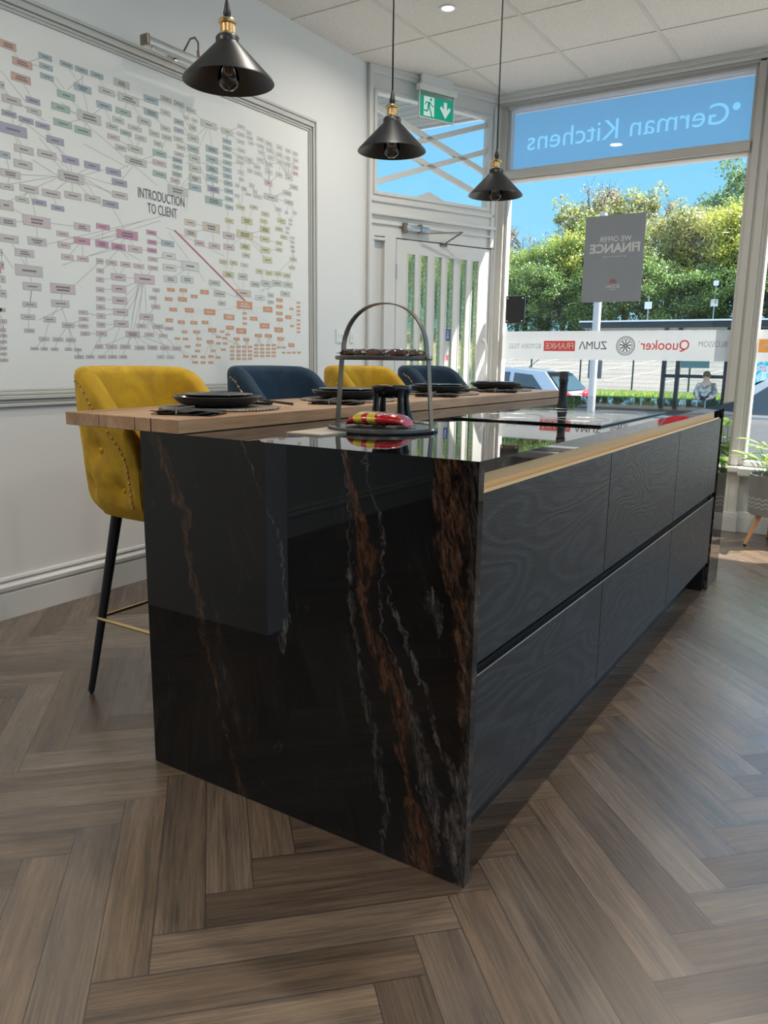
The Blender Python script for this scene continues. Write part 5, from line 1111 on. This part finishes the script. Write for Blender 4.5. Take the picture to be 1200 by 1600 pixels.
# ---------------- seated person ----------------
def skin_obj(name, V, E_, R_, m, parent, sub=2):
    me = bpy.data.meshes.new(name); me.from_pydata(V, E_, []); me.materials.append(m); o = bpy.data.objects.new(name, me); COL.objects.link(o); o.parent = parent
    md = o.modifiers.new('skin','SKIN'); md.use_smooth_shade = True
    if not me.skin_vertices: me.skin_vertices.new(name='')
    for sv, r in zip(me.skin_vertices[0].data, R_): sv.radius = (r, r)
    me.skin_vertices[0].data[0].use_root = True
    s = o.modifiers.new('sub','SUBSURF'); s.levels = 1; s.render_levels = sub; return o
pe = thing('person','person in a pale patterned jacket sitting at the bus shelter','person',(-3.42,20.87,GZ))
V = [(0,.06,.56),(0,.08,.70),(0,.05,.88),(0,.02,1.02),(0,-.02,1.10),(0,-.05,1.19),(0,-.06,1.27),
     (-.17,.02,1.0),(-.24,-.02,.80),(-.16,-.22,.68),(-.11,-.28,.66),(.17,.02,1.0),(.24,-.02,.80),(.16,-.22,.68),(.11,-.28,.66),
     (-.10,.0,.56),(-.14,-.38,.56),(-.14,-.42,.12),(-.14,-.54,.06),(.10,.0,.56),(.14,-.38,.56),(.14,-.42,.12),(.14,-.54,.06)]
E_ = [(0,1),(1,2),(2,3),(3,4),(4,5),(5,6),(3,7),(7,8),(8,9),(9,10),(3,11),(11,12),(12,13),(13,14),(0,15),(15,16),(16,17),(17,18),(0,19),(19,20),(20,21),(21,22)]
R_ = [.16,.15,.16,.13,.06,.085,.075,.075,.055,.045,.035,.075,.055,.045,.035,.10,.085,.055,.05,.10,.085,.055,.05]
for sg, root in ((-1,10),(1,14)):
    for f in range(5):
        b_ = V[root]; k = len(V); spread = (f-2)*.014
        if f == 0: pts = [(b_[0]-sg*.03,b_[1]-.01,b_[2]+.01),(b_[0]-sg*.05,b_[1]-.04,b_[2]+.005)]
        else: pts = [(b_[0]+spread,b_[1]-.05,b_[2]-.005),(b_[0]+spread,b_[1]-.09-.005*(2-abs(f-2)),b_[2]-.03)]
        V += pts; E_ += [(root,k),(k,k+1)]; R_ += [.009,.008]
M_skin = mat('skin', (.50,.33,.25), .5)
skin_obj('body', V, E_, R_, M_skin, pe)
def camo():
    m, nt, b = new_mat('patterned_jacket'); g = N(m); tc = g.n('TexCoord'); n = g.n('TexNoise', {'Vector':tc.outputs['Object'],'Scale':9,'Detail':2}); c = g.ramp(n.outputs[0], [(.4,(.16,.15,.12)),(.5,(.45,.43,.38)),(.6,(.62,.60,.56))]); g.set(b.inputs['Base Color'], c); b.inputs['Roughness'].default_value = .85; return m
Vj = V[:4]+[V[7],V[8],V[9],V[11],V[12],V[13]]; skin_obj('jacket', Vj, [(0,1),(1,2),(2,3),(3,4),(4,5),(5,6),(3,7),(7,8),(8,9)], [.19,.185,.19,.15,.10,.08,.068,.10,.08,.068], camo(), pe)
Vt = [V[0],V[15],V[16],V[17],V[19],V[20],V[21]]; skin_obj('trousers', Vt, [(0,1),(1,2),(2,3),(0,4),(4,5),(5,6)], [.175,.125,.105,.075,.125,.105,.075], mat('dark_trousers',(.03,.032,.04),.8), pe)
q = MB(); q.sphere((0,-.035,1.285),.105,16,12,(.92,1.05,.95)); hr = q.out('hair', mat('brown_hair',(.12,.07,.035),.7), pe, smooth=180)
for nme, c_, r_, sc_ in (('nose',(0,-.145,1.235),.016,(1,1.2,1.4)),('mouth',(0,-.138,1.19),.018,(1.3,.4,.35))):
    q = MB(); q.sphere(c_, r_, 8, 6, sc_); q.out(nme, M_skin, pe, smooth=180)
for sg in (-1,1):
    q = MB(); q.sphere((sg*.032,-.135,1.255),.011,8,6,(1.2,.6,.7)); q.out('eye', M_dark, pe, smooth=180)
    q = MB(); q.sphere((sg*.088,-.05,1.235),.025,8,6,(.4,.8,1.2)); q.out('ear', M_skin, pe, smooth=180)
# ---------------- trees ----------------
M_bark = mat('grey_bark', (.12,.10,.08), .9)
LM = dict(green=leaf_mat('tree_green_leaves', (.17,.26,.05), (.38,.45,.12)), dark=leaf_mat('tree_dark_leaves', (.10,.19,.05), (.25,.35,.10)), yell=leaf_mat('tree_yellow_green_leaves', (.32,.35,.05), (.52,.51,.11)), oliv=leaf_mat('tree_olive_leaves', (.23,.26,.08), (.45,.43,.18)), brow=leaf_mat('tree_brown_buds', (.24,.20,.14), (.42,.36,.27)), pine=leaf_mat('tree_blue_green_leaves', (.08,.16,.07), (.24,.31,.12)))
def tree_proto(kind, hgt, rad, n, seed, size=.19, low=.12, bare=0.0, open_=False):
    rnd = random.Random(seed); t = thing('tree', '', 'tree'); q = MB()
    trunk = [(0,0,0),(rnd.uniform(-.2,.2),0,hgt*.3),(rnd.uniform(-.4,.4),rnd.uniform(-.3,.3),hgt*.62),(rnd.uniform(-.3,.3),0,hgt*.9)]
    q.tube(trunk, [.24,.18,.10,.03], 8)
    bl = []; tips = []
    for k in range(34):
        z = hgt*rnd.uniform(.22,.86); a = rnd.uniform(0,2*PI); l = rad*rnd.uniform(.55,1.0)*(1-max(0,(z/hgt-.55))*1.1)
        b_ = Vector((0,0,z)); tip = b_+Vector((math.cos(a)*l,math.sin(a)*l,l*rnd.uniform(.35,.95))); tip.z = min(tip.z, hgt*rnd.uniform(.9,1.02)); mid = (b_+tip)/2+Vector((0,0,.1*l)); q.tube([b_,mid,tip],[.07,.045,.015],5); bl.append((mid,tip)); tips.append(tip)
        for j in range(4 if not bare else 9):
            s_ = mid.lerp(tip, rnd.random()); q.tube([s_, s_+Vector((rnd.uniform(-.7,.7),rnd.uniform(-.7,.7),rnd.uniform(.2,1.3)))],[.022,.006],4)
    q.out('trunk', M_bark, t)
    f = MB(); cl = []
    for k in range(60):
        if k < len(tips): c = tips[k]; r = rad*rnd.uniform(.16,.30)
        else:
            z = hgt*rnd.uniform(low,.92); rr = rad*(1-((z/hgt-.45)/.62)**2)**.5 if abs(z/hgt-.45) < .62 else rad*.3; a = rnd.uniform(0,2*PI); d = rr*rnd.uniform(.3,.95); c = Vector((math.cos(a)*d,math.sin(a)*d,z)); r = rad*rnd.uniform(.18,.32)
        cl.append((c, r))
    for k in range(int(n*1.45)):
        c, r = cl[int(rnd.random()*len(cl)) % len(cl)]
        d = Vector((rnd.gauss(0,1),rnd.gauss(0,1),rnd.gauss(0,.8))); d = d.normalized()*r*(rnd.random()**.4)*1.15
        p = c+d
        if p.z < hgt*low*.5: continue
        a1 = Vector((rnd.gauss(0,1),rnd.gauss(0,1),rnd.gauss(0,1))).normalized(); a2 = a1.cross(Vector((rnd.gauss(0,1),rnd.gauss(0,1),rnd.gauss(0,1)))).normalized(); s_ = size*rnd.uniform(.5,1.15)
        f.poly([p-a1*s_*.5-a2*s_*.32, p+a1*s_*.2-a2*s_*.4, p+a1*s_*.6, p+a2*s_*.42])
    f.out('leaves', LM[kind], t, normals=False); return t
protos = dict(green=tree_proto('green',9.0,3.6,7500,1,low=.05), dark=tree_proto('dark',6.0,3.2,8000,2,low=.0), yell=tree_proto('yell',8.5,3.2,7000,3,low=.1), oliv=tree_proto('oliv',10.5,3.0,5200,4,low=.1,size=.22), brow=tree_proto('brow',11.0,2.8,2600,5,low=.15,size=.16,bare=1), pine=tree_proto('pine',15.0,3.9,8200,6,low=.2,size=.26))
used = set(); TG = 'trees along the far side of the car park'
tl = [ # px-bearing converted places: kind, x, y, ground z, scale, rotation, label
 ('brow',-26.1,60.9,3.2,.78,.3,'bare brown tree at the left edge of the window'),
 ('green',-24.6,59.0,3.2,.72,1.3,'green tree just right of the black studded plate'),
 ('oliv',-22.2,63.0,3.3,.98,2.0,'slender olive tree rising left of the grey poster'),
 ('brow',-21.7,64.5,3.4,1.08,2.6,'tall bare-topped tree above the grey poster\'s left corner'),
 ('yell',-21.0,60.8,3.3,.95,.4,'yellow-green tree directly left of the grey poster'),
 ('green',-22.9,59.5,3.2,.80,3.3,'rounded green tree between the black plate and the grey poster'),
 ('oliv',-18.9,66.8,3.5,1.10,4.4,'tall olive tree seen just above the grey poster'),
 ('green',-18.6,62.0,3.3,.95,5.3,'green tree hidden mostly behind the grey poster'),
 ('brow',-16.9,69.2,3.6,.98,1.1,'thin bare tree right of the grey poster\'s top corner'),
 ('oliv',-15.2,66.0,3.5,.86,.2,'broad olive tree right of the grey poster'),
 ('oliv',-13.9,64.6,3.4,.90,2.2,'pale olive-green tree in the right half of the window'),
 ('oliv',-13.0,66.5,3.5,.92,3.9,'olive tree between the pale olive-green tree and the tall one'),
 ('pine',-10.9,75.4,3.8,1.03,1.9,'tallest blue-green tree at the window\'s right edge'),
 ('yell',-10.9,64.2,3.4,1.08,5.0,'bright yellow tree below the tallest tree'),
 ('green',-9.0,67.0,3.5,1.15,4.1,'green tree beyond the right-hand pane'),
 ('oliv',-6.3,66.0,3.5,1.1,.6,'olive tree farthest right beyond the right-hand pane'),
 ('green',-29.0,58.5,3.1,.80,2.9,'green tree glimpsed through the right-hand door glass slots'),
 ('yell',-32.0,57.0,3.0,.95,1.7,'yellow-green tree glimpsed through the middle door glass slots'),
 ('green',-35.5,55.0,2.9,.95,.9,'green tree glimpsed through the left-hand door glass slots')]
for kind, x, y, z, s_, r, lb in tl:
    t = protos[kind] if kind not in used else copy_tree(protos[kind]); used.add(kind)
    t.location = (x,y,z); t.scale = (s_,)*3; t.rotation_euler = (0,0,r); tag(t, lb, 'tree', TG)
hx = [(-29.5,56.2),(-26.6,57.0),(-24.0,57.8),(-21.2,58.6),(-18.4,59.4),(-15.6,60.2),(-12.8,61.0),(-10.0,61.8),(-7.2,62.6),(-4.4,63.4)]
wh = ['leftmost, seen through the door glass','second from the left','below the rounded green tree','left of the pale pole','behind the pale pole','right of the pale pole','behind the one-sign post','behind the two-sign post','at the window mullion','rightmost, beyond the right-hand pane']
for i, (x, y) in enumerate(hx):
    t = protos['dark'] if i == 0 else copy_tree(protos['dark'])
    t.location = (x,y,2.7); t.scale = (.85,.85,.78+.06*(i%3)); t.rotation_euler = (0,0,i*1.3); t.name = 'bush' if i == 0 else 'bush'; tag(t, 'dark green bush in the low hedge, '+wh[i], 'bush', 'dark bushes under the trees')
